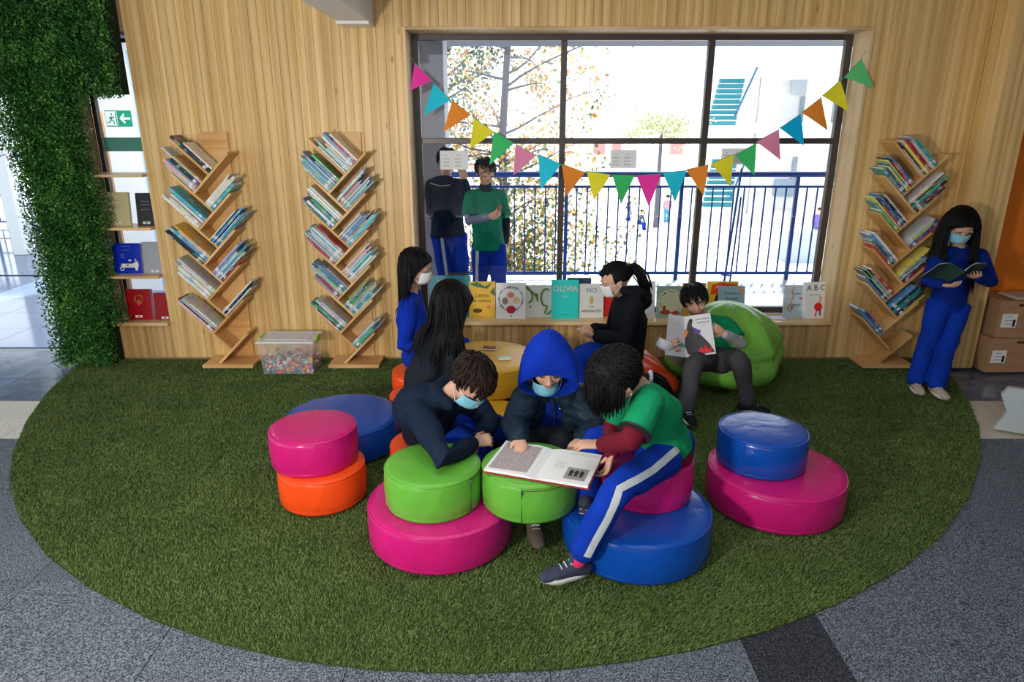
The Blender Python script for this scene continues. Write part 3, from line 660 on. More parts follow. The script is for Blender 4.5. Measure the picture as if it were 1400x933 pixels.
shelfbook(152, 191, 333, SHZ[0], (.006, .03, .50), 'blue book with a white cart drawing on the lowest narrow shelf', [ln(.9, (.3, .4, .7), .05), ln(.78, (.3, .4, .7), .04), ('t', 'mmm', .35, .62, .05, (.5, .6, .8)), ('t', 'mmm', .35, .54, .05, (.5, .6, .8)), ('p', [(.25, .2), (.3, .33), (.75, .33), (.78, .2)], (.8, .8, .8)), ('e', .3, .16, .07, .07, (.8, .8, .8)), ('e', .3, .16, .04, .04, (.01, .04, .5)), ('p', [(.7, .34), (.86, .42), (.9, .3), (.84, .1), (.78, .1)], (.85, .85, .8)), ('e', .8, .45, .03, .04, (.8, .6, .1)), ('e', .6, .44, .05, .03, (.8, .8, .8)), ('l', .5, .24)])
shelfbook(193, 222, 331, SHZ[0], (.36, .38, .42), 'plain grey book beside the blue one on the lowest narrow shelf', [('l', .55, .05)])
shelfbook(171, 205, 396, WB, (.36, .004, .012), 'red book with gold crest standing on the left sill', [('r', .5, .68, .13, .03, (.45, .2, .05), 10), ('e', .5, .58, .05, .1, (.42, .16, .05)), ('l', .45, .08)])
shelfbook(209, 231, 401, WB, (.30, .004, .012), 'smaller plain dark red book at the right end of the left sill', [('l', .62, .04)])
# ================================================================== BUNTING
BC = {'m': (.86, .04, .36), 'c': (.02, .58, .75), 'o': (.82, .26, .03), 'y': (.82, .74, .03), 'g': (.05, .52, .14), 'p': (.80, .26, .42), 'b': (.0, .42, .75), 'l': (.12, .62, .22)}
FLG = [(567,86,591,110,'m',(561,124)),(593,114,616,137,'c',(579,158)),(618,137,644,157,'o',(606,181)),(648,161,676,181,'y',(642,204)),(675,180,703,196,'g',(669,226)),(705,197,733,213,'p',(702,240)),(736,211,767,225,'c',(739,260)),(768,224,800,236,'o',(774,269)),(802,234,835,239,'y',(812,274)),(837,239,868,240,'g',(849,280)),(870,240,904,238,'m',(887,283)),(906,236,939,233,'c',(923,277)),(938,232,969,225,'o',(962,268)),(972,224,1003,211,'y',(999,255)),(1005,212,1034,196,'g',(1031,240)),(1034,194,1065,177,'p',(1067,219)),(1066,175,1095,156,'b',(1099,199)),(1096,154,1123,133,'o',(1132,179)),(1124,131,1149,110,'y',(1161,153)),(1154,106,1178,80,'l',(1195,121))]
bun = empty('bunting', at(851, 240, 5.56), 'string of twenty multicoloured paper pennants hung across the window', 'bunting')
SP_ = []
for i, (x0, y0, x1, y1, c, tip) in enumerate(FLG):
    Y = 5.565
    a, b, t = at(x0, y0, Y), at(x1, y1, Y), at(tip[0], tip[1], Y-.006-.004*(i % 3)); SP_ += [a, b]
    m = mat('pennant_'+c, BC[c], .65, .2)
    if 'Transmission' not in m.name:
        m.node_tree.nodes['Principled BSDF'].inputs['Transmission Weight'].default_value = 0
    mb = MB(); th = Vector((0, .0012, 0)); e = (a+b)/2
    n = 5; vs = []; 
    for q in range(n+1):
        for s in (0, 1):
            p = (a if s == 0 else b).lerp(t, q/n); p = p+Vector((0, -.008*math.sin(PI*q/n)*(1 if (i+s) % 2 else -.3), 0)); vs.append(p)
    k = len(vs); vs2 = [v+th for v in vs]; fs = []
    for q in range(n): fs += [(2*q, 2*q+1, 2*q+3, 2*q+2), (k+2*q+2, k+2*q+3, k+2*q+1, k+2*q), (2*q, 2*q+2, k+2*q+2, k+2*q), (2*q+1, k+2*q+1, k+2*q+3, 2*q+3)]
    fs.append((0, k, k+1, 1)); mb.add(vs+vs2, fs)
    world_child(mb.obj('pennant', m, None), bun)
world_child(MB().tube([at(560, 74, 5.58)]+SP_+[at(1184, 70, 5.58)], .0022, 5).obj('string', mat('string_green', (.1, .35, .15), .8)), bun)
# notices taped to the window
for (x0, x1, y0, y1, lab) in ((602, 640, 206, 232, 'white printed notice taped to the left pane, over the child in the navy jacket'), (834, 871, 205, 230, 'white printed notice taped to the middle pane'), (985, 1020, 203, 225, 'white printed notice taped to the right pane behind the bunting')):
    Y = fy0+.020; a = at(x0, y1, Y); b = at(x1, y0, Y); W_ = b.x-a.x; H_ = b.z-a.z
    o = empty('window_notice', (a.x, Y, a.z), lab, 'notice', 'notices on the window panes')
    pm = mat('notice_paper', (.85, .86, .88), .7); MB().box((0, 0, 0), (W_, .0008, H_)).obj('sheet', pm, o)
    for r in range(4):
        for c_ in range(2): text('mmm' if r else 'm', .022, flat((.25, .25, .28)), o, Matrix.Translation((W_*(.22+.42*c_), -.0006, H_*(.75-.18*r))) @ Matrix.Rotation(PI/2, 4, 'X'), 'print')
# exit sticker on the tall window glass
a = at(146, 207, 5.89); b = at(191, 188, 5.89)
o = MB().box((LL+.04, 5.885, a.z), (LR-.013, 5.888, b.z)).obj('glass_sticker', mat('sticker_green', (.10, .33, .27), .4)); tag(o, 'dark green strip sticker on the tall window glass', 'sticker')
# ================================================================== TOY BOX
a = fl(372, 513); b = fl(433, 511); BX0, BX1 = -1.86, -1.50
BXc = fl(396, 512); bxl = fl(362, 512).x; bxr = fl(428, 511).x; by0 = BXc.y; by1 = by0+.25
tb_ = empty('plastic_box', ((bxl+bxr)/2, by0+.12, 0), 'translucent lidded plastic box of small toy blocks between two bookcases', 'box')
PL = mat('clear_plastic', (.9, .87, .87), .3, .4, alpha=.11); PL2 = mat('lid_plastic', (.85, .85, .87), .4, .4, alpha=.6)
h_ = .262; xl, xr = bxl-.005, bxr+.005
def shell(x0, x1, y0, y1, z0, z1, fl_, t):   # tapered open tub
    mb = MB(); q = fl_
    o_ = [(x0, y0), (x1, y0), (x1, y1), (x0, y1)]; O = [(x0-q, y0-q), (x1+q, y0-q), (x1+q, y1+q), (x0-q, y1+q)]
    i_ = [(x0+t, y0+t), (x1-t, y0+t), (x1-t, y1-t), (x0+t, y1-t)]; I = [(x0-q+t, y0-q+t), (x1+q-t, y0-q+t), (x1+q-t, y1+q-t), (x0-q+t, y1+q-t)]
    vs = [(x, y, z0) for x, y in o_]+[(x, y, z1) for x, y in O]+[(x, y, z0+t) for x, y in i_]+[(x, y, z1) for x, y in I]
    fs = [(3, 2, 1, 0), (8, 9, 10, 11)]
    for k in range(4): l = (k+1) % 4; fs += [(k, l, 4+l, 4+k), (8+l, 8+k, 12+k, 12+l), (4+k, 4+l, 12+l, 12+k)]
    return mb.add(vs, fs)
world_child(shell(xl, xr, by0, by1, .001, h_, .022, .003).obj('tub', PL), tb_)
world_child(MB().bbox((xl-.034, by0-.034, h_), (xr+.034, by1+.03, h_+.022), .008).bbox((xl+.02, by0+.02, h_+.022), (xr-.02, by1-.02, h_+.028), .003).obj('lid', PL2), tb_)
LG = mat('latch_green', (.35, .62, .05), .4)
for xx in (xl-.036, xr+.022): world_child(MB().bbox((xx, by0+.06, h_-.02), (xx+.014, by0+.18, h_+.034), .004).obj('latch', LG), tb_)
rs = random.Random(2); TC = [(.75,.06,.03),(.80,.18,.05),(.7,.7,.7),(.1,.35,.2),(.05,.12,.3),(.04,.045,.05),(.75,.55,.05),(.05,.45,.4),(.65,.1,.15),(.75,.75,.72),(.3,.05,.1)]
tmb = MB()
for k in range(420):
    x = rs.uniform(xl+.012, xr-.012); y = rs.choice([rs.uniform(by0+.01, by0+.05), rs.uniform(by0+.01, by1-.015)]); top = .125+.02*math.sin(x*31)+.015*math.sin(y*40)
    z = rs.uniform(.01, top); s = rs.uniform(.010, .019)
    M = Matrix.Translation((x, y, z)) @ Matrix.Rotation(rs.uniform(0, 3), 4, Vector((rs.random(), rs.random(), rs.random()+.01)))
    tmb.box((-s, -s*.6, -s*.5), (s, s*.6, s*.5), rs.randrange(len(TC)), M)
o = world_child(tmb.obj('toy_blocks', [flat(c, .4) for c in TC], fix=True) if False else link(bpy.data.objects.new('toy_blocks', tmb.mesh('toy_blocks', [flat(c, .4) for c in TC], fix=False))), tb_); o['kind'] = 'stuff'
# ================================================================== CARDBOARD BOXES, DESK LEG
CB = mat('cardboard', (.40, .235, .125), .85, .1); g = G(CB); n = g.n('ShaderNodeTexNoise', i_Vector=g.coords((1, 1, 30)), i_Scale=3.0); g.base(g.ramp(n.outputs[0], [(.3, (.36, .205, .105)), (.7, (.44, .26, .14))]))
TAPE = mat('box_tape', (.42, .28, .15), .25)
def carton(x, y, z, wx, wy, h, rz, lab):
    o = empty('cardboard_box', (x, y, z), lab, 'box', 'cardboard boxes by the orange wall', rz); t = .004
    sh = MB().box((0, 0, 0), (wx, t, h)).box((0, wy-t, 0), (wx, wy, h)).box((0, t, 0), (t, wy-t, h)).box((wx-t, t, 0), (wx, wy-t, h)).box((t, t, 0), (wx-t, wy-t, t)).obj('carton', CB, o)
    for a_, b_ in (((0, 0, h), (wx, wy/2-.001, h+t)), ((0, wy/2+.001, h), (wx, wy, h+t))): MB().box(a_, b_).obj('flap', CB, o)
    MB().box((-.0008, wy/2-.025, h+t), (wx, wy/2+.025, h+t+.0008)).obj('tape', TAPE, o)
    lb = MB().box((.03, -.001, h*.28), (.15, .0, h*.66)).obj('shipping_label', WHITE, o)
    for r in range(3): text('mmmmm', .014, INK, lb, Matrix.Translation((.085, -.0015, h*(.58-.1*r))) @ Matrix.Rotation(PI/2, 4, 'X'), 'print')
    MB().box((.118, -.0016, h*.31), (.140, -.0012, h*.5)).obj('barcode', INK, lb)
    for zz in ((h*.9,),): MB().box((wx*.35, -.0012, h*.86), (wx*.62, 0, h*.93)).obj('hand_hole', mat('hole_dark', (.06, .035, .02), .9), o)
    return o
carton(3.86, 5.235, 0, .62, .36, .285, .02, 'brown cardboard box on the floor by the orange wall')
carton(3.89, 5.255, .293, .40, .34, .30, -.03, 'brown cardboard box stacked on top of the other by the orange wall')
o = MB().box((0, 0, 0), (.30, .22, .012)).box((0.01, .0, .012), (.29, .21, .02)).obj('paper_pack', flat((.55, .42, .33))); o.location = (4.32, 5.25, .60-.012+.3*0); o.location.z = .2935+.30+.012; o.location.x = 4.0; tag(o, 'flat pack of paper lying on the upper cardboard box', 'paper')
# pale grey desk, mostly outside the frame at right
DG = mat('desk_grey', (.45, .50, .51), .4)
dk = empty('desk', (4.05, 4.3, 0), 'pale grey metal desk leg standing on the carpet at the right edge', 'desk')
a = fl(1362, 585); 
P = [(0, 0), (.52, 0), (.52, .20), (.30, .17), (.17, .30), (.03, .30), (.0, .24), (.05, .13)]
Mx = Matrix.Translation((a.x-.02, a.y, 0)) @ Matrix.Rotation(-.5, 4, 'Z') @ Matrix.Rotation(PI/2, 4, 'X')
world_child(MB().prism(P, -.02, .02, 0, Mx).obj('foot_panel', DG), dk)
world_child(MB().bbox((a.x+.30, a.y-.25, .15), (a.x+.36, a.y-.19, .66), .006).obj('leg', DG), dk)
b = at(1391, 486, 4.9)
world_child(MB().bbox((a.x+.33, a.y-.3, .66), (a.x+1.1, a.y+.40, .70), .008).obj('desk_top', mat('desk_white', (.75, .78, .79), .35)), dk)
# ================================================================== OUTSIDE
CONC = mat('walkway_tile', (.50, .58, .66), .12, .5); BLUE = mat('railing_blue', (.008, .045, .22), .4, .3)
WF = tag(MB().box((-9, 5.86, -.3), (9, 8.95, -.02)).obj('floor_walkway', mat('walkway_slab', (.5, .52, .52), .8)), kind='structure')
BTL = mat('blue_grey_tile', (.13, .21, .38), .1, .6)
for j in range(5):
    for i in range(25): tile(-9+.6*i, 5.90+.6*j, .6, .6, CONC if i > 8 else BTL, WF, z=-.004, t=.012)
o = MB().box((-9, 5.86, 2.80), (9, 8.75, 2.98)).obj('ceiling_walkway', mat('soffit', (.10, .13, .185), .8)); tag(o, kind='structure')
o = MB().box((-1.75, 7.05, -.02), (-.66, 7.5, 2.80)).obj('wall_column', mat('column_grey', (.50, .53, .60), .7)); tag(o, kind='structure')
o = MB().box((-5.2, 8.1, -.02), (-3.05, 8.4, 2.80)).obj('wall_outer', mat('outer_white', (.90, .92, .93), .7)); tag(o, kind='structure')
# exit sign on the outer white wall
a = at(146, 173, 8.09); b = at(178, 151, 8.09)
es = empty('exit_sign', (a.x, 8.09, a.z), 'green and white emergency exit sign with running figure and left arrow', 'sign')
W_ = b.x-a.x; H_ = b.z-a.z; SG = mat('sign_green', (.0, .30, .16), .5); SW = mat('sign_white', (.85, .88, .86), .5)
MB().box((0, 0, 0), (W_, .008, H_)).obj('plate', SG, es); MB().box((W_*.02, -.002, H_*.06), (W_*.46, -.0002, H_*.94)).obj('white_field', SW, es)
mm = Matrix.Rotation(PI/2, 4, 'X')
MB().prism([(W_*.54, H_*.5), (W_*.72, H_*.84), (W_*.76, H_*.72), (W_*.68, H_*.57), (W_*.95, H_*.57), (W_*.95, H_*.43), (W_*.68, H_*.43), (W_*.76, H_*.28), (W_*.72, H_*.16)], 0, .002, 0, mm).obj('arrow', SW, es)
fg = MB(); 
def st(p, q, r=.006): fg.tube([(W_*p[0], -.003, H_*p[1]), (W_*q[0], -.003, H_*q[1])], r, 6)
st((.24, .62), (.22, .42), .010); st((.24, .6), (.34, .55)); st((.24, .6), (.14, .5)); st((.22, .42), (.32, .32)); st((.32, .32), (.30, .14)); st((.22, .42), (.16, .26)); st((.16, .26), (.07, .24)); fg.ell((W_*.26, -.003, H_*.76), (.011, .003, .011), nu=10, nv=6)
fg.obj('running_figure', SG, es)
MB().box((W_*.40, -.003, H_*.1), (W_*.44, -.002, H_*.9)).obj('door_mark', SG, es)
# timber post behind the tall window
o = MB().bbox((-4.00, 6.75, -.004), (-3.90, 6.85, 2.05), .004).obj('wooden_post', pine('post_wood', (.62, .34, .14), (.52, .26, .09), (.38, .18, .06), 2, .5)); tag(o, 'orange-brown wooden post standing behind the tall narrow window', 'post')
o = MB().bbox((-4.2, 8.02, -.004), (-4.14, 8.08, 2.7), .004).obj('light_blue_pipe', mat('pipe_blue', (.45, .65, .9), .4)); tag(o, 'pale blue vertical pipe on the outer white wall', 'pipe')
# railing
RY = 8.72
rail = empty('railing', (.6, RY, 0), 'blue steel railing along the outside walkway', 'railing')
x0, x1 = -1.25, 6.6
world_child(MB().tube([(x0, RY, 1.33), (x1, RY, 1.33)], .036, 12).obj('handrail', BLUE), rail)
world_child(MB().bbox((x0, RY-.012, 1.165), (x1, RY+.012, 1.195), .003).obj('upper_rail', BLUE), rail)
world_child(MB().bbox((x0, RY-.014, .06), (x1, RY+.014, .10), .003).obj('lower_rail', BLUE), rail)
bal = MB().bbox((-.009, -.009, .10), (.009, .009, 1.165), .002).mesh('baluster', BLUE); post = MB().bbox((-.022, -.022, -.004), (.022, .022, 1.31), .003).mesh('rail_post', BLUE)
def railbits(xa, xb, par, step=.131, every=11, ph=0):
    i = 0; x = xa
    while x < xb:
        q = link(bpy.data.objects.new('rail_post' if (i+ph) % every == 3 else 'baluster', post if (i+ph) % every == 3 else bal)); q.location = (x, RY, 0); world_child(q, par); x += step; i += 1
railbits(x0+.1, x1, rail)
RY = 13.5
rail2 = empty('railing', (-9, RY, 0), 'blue steel railing seen at the far left behind the glossy walkway', 'railing')
for nm, zz, r in (('handrail', 1.33, .034), ('upper_rail', 1.18, .014), ('lower_rail', .08, .016)): world_child(MB().tube([(-15, RY, zz), (-7.2, RY, zz)], r, 8).obj(nm, BLUE), rail2)
railbits(-14.9, -7.3, rail2)
RY = 8.72
o = MB().box((-15, 8.95, -.3), (-5.4, 14, -.02)).obj('floor_terrace', MATS['walkway_slab']); tag(o, kind='structure')
for j in range(6):
    for i in range(10): tile(-14.4+.9*i, 8.55+.9*(j+.5), .9, .9, BTL, o, z=-.004, t=.012)
o = MB().bbox((-7.66, 10.4, -.004), (-7.48, 10.6, 2.8), .01).obj('wall_terrace_column', MATS['outer_white']); tag(o, kind='structure')
o = MB().bbox((-5.35, 8.2, -.02), (-5.15, 8.6, 2.80), .01).obj('wall_column_left', mat('outer_white')); tag(o, kind='structure')
o = MB().box((-15, 8.76, 2.80), (-5.4, 14, 2.98)).obj('ceiling_shade', MATS['soffit']); tag(o, kind='structure')  # unseen slab added over the terrace to keep it in shade
# leaning ladder-like blue strut
sv = empty('blue_stay', (2.55, 8.45, 0), 'slanting blue steel stay standing against the railing', 'stay')
A = at(1018, 236, 8.5); B = at(995, 368, 8.3)
world_child(MB().tube([(A.x, 8.62, A.z+.04), (B.x, 8.40, .0)], .014, 6).obj('strut', BLUE), sv); world_child(MB().tube([(A.x+.02, 8.60, A.z-.3), (B.x+.09, 8.45, .0)], .012, 6).obj('strut', BLUE), sv)
world_child(MB().tube([(B.x-.03, 8.42, .12), (B.x+.1, 8.46, .10)], .011, 6).obj('brace', BLUE), sv)
# steel table at far left
ta = empty('steel_table', (-8.5, 11.5, 0), 'steel framed table standing on the walkway at the far left', 'table')
world_child(MB().bbox((-10.4, 11.2, .80), (-8.22, 11.9, .84), .005).obj('table_top', mat('table_white', (.50, .50, .50), .3)), ta)
for (x, y) in ((-8.27, 11.25), (-8.27, 11.85), (-10.3, 11.25), (-10.3, 11.85)): world_child(MB().tube([(x, y, -.004), (x, y, .80)], .018, 8).obj('leg', STEEL), ta)
world_child(MB().tube([(-10.3, 11.25, .12), (-8.27, 11.25, .12)], .014, 8).obj('crossbar', STEEL), ta)
# yard, one storey lower
YZ = -2.45
o = MB().box((-60, 9, YZ-.3), (60, 90, YZ)).obj('ground', mat('yard_concrete', (.75, .73, .70), .9)); tag(o, kind='structure')
o = MB().box((-9, 8.95, YZ), (9, 9.05, -.02)).obj('wall_below_walkway', mat('column_grey')); tag(o, kind='structure')
# tree with autumn leaves and planter
TX, TY = 0.0, 13.2; rs = random.Random(8)
tree = empty('autumn_tree', (TX, TY, YZ), 'tall thin tree with sparse orange and green autumn leaves behind the railing', 'tree')
BARK = mat('bark', (.09, .09, .11), .9); zt = 6.2
tp = [(TX-.12+.06*math.sin(i*.9), TY, YZ+(zt-YZ)*i/12) for i in range(13)]
world_child(MB().tube(tp, [.11-.0068*i for i in range(13)], 8).obj('trunk', BARK), tree)
LP = []; brs = []
for i in range(46):
    z = rs.uniform(-1.4, 5.6); a_ = rs.uniform(0, 2*PI); L = rs.uniform(.9, 2.6)*(1 if z < 3 else .75)
    k = (z-YZ)/(zt-YZ)*12; p0 = Vector(tp[int(k)]).lerp(Vector(tp[min(12, int(k)+1)]), k-int(k))
    d = Vector((math.cos(a_), math.sin(a_)*.8, rs.uniform(.1, .6))).normalized(); P = [p0]
    for q in range(6): d = (d+Vector((rs.uniform(-.25, .25), rs.uniform(-.25, .25), rs.uniform(-.22, .12)))).normalized(); P.append(P[-1]+d*L/6)
    mb = MB().tube(P, [.026, .022, .018, .014, .010, .007, .004], 5)
    for q in (2, 3, 4, 5):
        d2 = Vector((rs.uniform(-1, 1), rs.uniform(-1, 1), rs.uniform(-.4, .8))).normalized(); T2 = [P[q], P[q]+d2*.25, P[q]+d2*.5+Vector((0, 0, -.04))]; mb.tube(T2, [.008, .006, .003], 4)
        LP += [T2[1], T2[2]]
    LP += P[2:]; world_child(mb.obj('branch', BARK), tree)
def leafcloud(name, pts, per, spread, size, stops, par, seed, thick=1):
    rs_ = np.random.RandomState(seed); P = np.array([tuple(p) for p in pts]); C = np.repeat(P, per, 0); n = len(C); C = C+rs_.normal(size=(n, 3))*spread
    d = rs_.normal(size=(n, 3)); d /= np.linalg.norm(d, axis=1)[:, None]; e = np.cross(d, rs_.normal(size=(n, 3))); e /= np.linalg.norm(e, axis=1)[:, None]
    L = rs_.uniform(.6, 1.3, n)[:, None]*size; V = np.empty((n, 5, 3)); W = L*.42
    V[:, 0] = C; V[:, 1] = C+d*L*.4+e*W; V[:, 2] = C+d*L+e*W*.35; V[:, 3] = C+d*L-e*W*.35; V[:, 4] = C+d*L*.4-e*W
    m = mat(name+'_leaf', (.3, .2, .05), .6, .2); g = G(m); geo = g.n('ShaderNodeNewGeometry'); g.base(g.ramp(geo.outputs['Random Per Island'], stops))
    tri_mesh(name, V.reshape(-1, 3), np.arange(n*5).reshape(-1, 5), m, par)
AUT = [(.0, (.60, .27, .12)), (.3, (.70, .42, .16)), (.55, (.66, .54, .24)), (.7, (.55, .24, .18)), (.8, (.34, .40, .18)), (1, (.20, .28, .16))]
leafcloud('autumn_leaves', [p for p in LP if p.x > -1.6 or rs.random() < .5], 9, .16, .075, AUT, tree, 4)
# darker green tree left of it
t2 = empty('green_tree', (-2.1, 14.5, YZ), 'blue-green leafy tree left of the autumn tree, beside the grey column', 'tree')
world_child(MB().tube([(-2.6, 14.5, YZ), (-2.2, 14.5, 0), (-1.6, 14.3, 2.5), (-.6, 14.2, 4.6)], [.1, .09, .06, .03], 8).obj('trunk', BARK), t2)
pts = []
for i in range(9):
    z = 1.5+rs.uniform(0, 3.4); P = [Vector((-2.0+.3*(z-1), 14.4, z-.5))]; d = Vector((rs.uniform(-.6, 1), rs.uniform(-.5, .5), .35)).normalized()
    for q in range(5): d = (d+Vector((rs.uniform(-.3, .3), rs.uniform(-.3, .3), rs.uniform(-.1, .2)))).normalized(); P.append(P[-1]+d*.3)
    world_child(MB().tube(P, [.025, .02, .016, .012, .008, .004], 5).obj('branch', BARK), t2); pts += P[1:]
leafcloud('green_leaves', pts, 60, .20, .07, [(0, (.06, .10, .09)), (.5, (.12, .18, .12)), (.85, (.22, .27, .10)), (1, (.4, .35, .1))], t2, 6)
# hedge and planter
pl = empty('planter', (.3, 12.2, YZ), 'low red planter below the railing with autumn shrubs', 'planter')
world_child(MB().bbox((-3.4, 11.3, YZ), (2.6, 11.5, YZ+.5), .02).bbox((-3.4, 13.9, YZ), (2.6, 14.1, YZ+.5), .02).obj('planter_wall', mat('planter_red', (.42, .05, .06), .7)), pl)
world_child(MB().box((-3.4, 11.5, YZ), (2.6, 13.9, YZ+.42)).obj('soil', mat('soil', (.12, .08, .05), .95)), pl)
hg = empty('shrub', (.2, 12.5, YZ+.42), 'loose shrub with yellow, orange and green leaves behind the railing', 'shrub')
pts = [Vector((rs.gauss(-.1, 1.0), 12.6+rs.uniform(-.8, .8), YZ+.5+abs(rs.gauss(0, 1.25)))) for _ in range(420)]
for k in range(26):
    x = rs.gauss(-.1, .9); y = 12.6+rs.uniform(-.6, .6); world_child(MB().tube([(x, y, YZ+.4), (x+rs.uniform(-.3, .3), y, YZ+1.3), (x+rs.uniform(-.7, .7), y, YZ+2.6)], [.022, .014, .006], 5).obj('stem', BARK), hg)
leafcloud('shrub_leaves', pts, 34, .15, .075, [(.0, (.5, .2, .05)), (.2, (.6, .42, .10)), (.45, (.30, .32, .10)), (.7, (.13, .20, .08)), (1, (.08, .13, .07))], hg, 9)
b2 = empty('shrub', at(905, 165, 30), 'small green treetop far across the yard behind the middle pane', 'shrub')
tz_ = at(905, 172, 30)
world_child(MB().tube([(tz_.x, 30, YZ), (tz_.x, 30, tz_.z)], [.12, .06], 6).obj('stem', BARK), b2)
leafcloud('treetop_leaves', [tz_+Vector((rs.gauss(0, .75), rs.gauss(0, .5), rs.gauss(0, .35))) for _ in range(120)], 14, .14, .10, [(0, (.3, .34, .15)), (1, (.55, .55, .35))], b2, 10)
# white buildings across the yard
BW = mat('building_white', (.86, .87, .88), .8); TEAL = mat('stair_teal', (.03, .20, .25), .8); WIN = mat('glazing_grey', (.30, .36, .42), .8)
bd = empty('school_building', (9, 36, YZ), 'sunlit white school building across the yard with an outside stair', 'building')
A = at(960, 100, 36); B = at(1180, 350, 36)
def bw(p0, p1, y, t, name='wall', m=BW, par=bd):
    a = at(*p0, y); b = at(*p1, y); return world_child(MB().box((min(a.x, b.x), y, min(a.z, b.z)), (max(a.x, b.x), y+t, max(a.z, b.z))).obj(name, m), par)
bw((1040, 60), (1420, 300), 37, 1)
bw((960, 66), (1420, 105), 34, 3, 'roof_slab')
bw((960, 168), (1420, 182), 34, 3, 'floor_slab')
for x in (1012, 1042, 1110): bw((x, 104), (x+7, 300), 34.6, .4, 'pillar')
for i, x in enumerate((1096, 1128, 1146)): bw((x, 132), (x+12, 172), 36.9, .1, 'window', WIN)
for x in (1035, 1085, 1110, 1140): bw((x, 215), (x+10, 250), 36.9, .1, 'window', WIN)
bw((1060, 245), (1100, 268), 36.8, .1, 'shade_panel', mat('shade_blue', (.3, .4, .5), .7)); bw((1085, 108), (1112, 128), 36.8, .1, 'shade_panel', mat('shade_grey', (.55, .62, .68), .7))
stp = empty('stair', at(990, 170, 33), 'pale teal outside stair rising along the white building', 'stair')
for (xa, ya, xb, yb) in ((968, 168, 996, 108), (962, 280, 985, 222)):
    for i in range(9):
        f = i/8; p = at(xa+(xb-xa)*f, ya+(yb-ya)*f, 33); q = at(xa+(xb-xa)*f+38-(4*f), ya+(yb-ya)*f, 33)
        world_child(MB().box((p.x, 33+.3*i*.5, p.z-.11), (q.x, 33.3+.3*i*.5, p.z+.08)).obj('stair_step', TEAL), stp)
    p0 = at(xa+36, ya, 33); p1 = at(xb+38, yb, 33); world_child(MB().tube([(p0.x, 33, p0.z+.3), (p1.x, 33, p1.z+.5)], .05, 6).obj('stair_rail', mat('rail_teal', (.02, .10, .22), .5)), stp)
lb = empty('long_building', (-6, 48, YZ), 'long pale building with a red band far across the yard', 'building')
world_child(MB().box((-30, 48, YZ), (8.5, 54, 0.6)).obj('wall', BW), lb); world_child(MB().box((-30, 47.8, .6), (8.5, 54, .8)).obj('roof', mat('roof_grey', (.6, .6, .6), .8)), lb)
for i in range(12): world_child(MB().box((-26+2.8*i, 47.93, -1.2), (-24.6+2.8*i, 48, -.2)).obj('window', mat('far_window', (.45, .50, .56), .4)), lb)
for k, (x0_, x1_) in enumerate(((918, 935), (838, 850), (812, 828))):
    a = at(x0_, 200, 44); b = at(x1_, 193, 44); q = MB().box((a.x, 44, a.z-.5), (b.x, 44.4, b.z)).obj('red_bench', mat('bench_red', (.62, .22, .22), .7)); tag(q, 'faded red block far across the yard, %s' % ['below the treetop at right', 'in the middle of the middle pane', 'nearest the second window bar from left'][k], 'block', 'red blocks across the yard')
o = MB().bbox((at(919, 288, 27).x, 27, YZ), (at(931, 288, 27).x, 27.4, YZ+.9), .02).obj('litter_bin', mat('bin_grey', (.6, .62, .64), .6)); tag(o, 'pale grey bin standing in the yard beside the seated children', 'bin')
o = MB().box((at(1080, 325, 22).x, 22, YZ), (at(1125, 325, 22).x, 22.8, YZ+1.0)).obj('low_wall', mat('low_wall_blue', (.35, .42, .55), .7)); tag(o, kind='structure')

for k, (xa, xb, lab) in enumerate(((708, 772, 'white ceiling light above the walkway behind the left panes'), (922, 985, 'white ceiling light above the walkway behind the second window bar'))):
    a = at(xa, 53, 7.6); b = at(xb, 53, 7.6); o = empty('ceiling_light', ((a.x+b.x)/2, 7.6, 2.80), lab, 'light', 'walkway ceiling lights')
    world_child(MB().bbox((a.x, 7.5, 2.755), (b.x, 7.66, 2.80), .006).obj('housing', mat('lamp_white', (.85, .85, .85), .5)), o)
    world_child(MB().bbox((a.x+.02, 7.52, 2.745), (b.x-.02, 7.64, 2.755), .003).obj('diffuser', mat('lamp_diffuser', (.9, .9, .9), .5, emit=(1, 1, .98), es=1.5)), o)
# ================================================================== PEOPLE
SKIN = mat('skin', (.60, .345, .235), .5, .3); SKIN.node_tree.nodes['Principled BSDF'].inputs['Subsurface Weight'].default_value = .08
SKIN.node_tree.nodes['Principled BSDF'].inputs['Subsurface Radius'].default_value = (.02, .008, .004)
def hairmat(name, col):
    m = mat(name, col, .48, .12); g = G(m); n = g.n('ShaderNodeTexNoise', i_Vector=g.coords((60, 60, 12)), i_Scale=1.5, i_Detail=3.0)
    g.base(g.ramp(n.outputs[0], [(.3, tuple(x*.6 for x in col)), (.75, tuple(x*1.7 for x in col))])); g.bump(n.outputs[0], .6, .01); return m
HAIR = hairmat('black_hair', (.007, .006, .006)); HAIRB = hairmat('brown_hair', (.016, .010, .008))
NAVY = cloth('navy_fleece', (.008, .016, .036)); BLACKF = cloth('black_fleece', (.007, .008, .012)); ROYAL = cloth('royal_blue_fleece', (.004, .030, .36))
TRK = cloth('track_trousers_blue', (.004, .034, .33)); POLO = cloth('polo_green', (.006, .24, .095), b=.3); POLO2 = cloth('polo_dark_green', (.004, .17, .10), b=.3)
MAROON = cloth('maroon_knit', (.15, .010, .024)); GREYT = cloth('grey_trousers', (.055, .055, .062)); WSLV = cloth('pale_grey_knit', (.42, .43, .44)); GSLV = cloth('grey_blue_knit', (.16, .18, .27))
PUFF = cloth('puffer_nylon', (.012, .024, .042), rough=.45, b=.15, sheen=0); SHOE = cloth('shoe_black', (.012, .013, .016), .6); SOLE = mat('shoe_sole', (.55, .54, .52), .6); SHB = cloth('beige_shoe', (.42, .33, .28), .7)
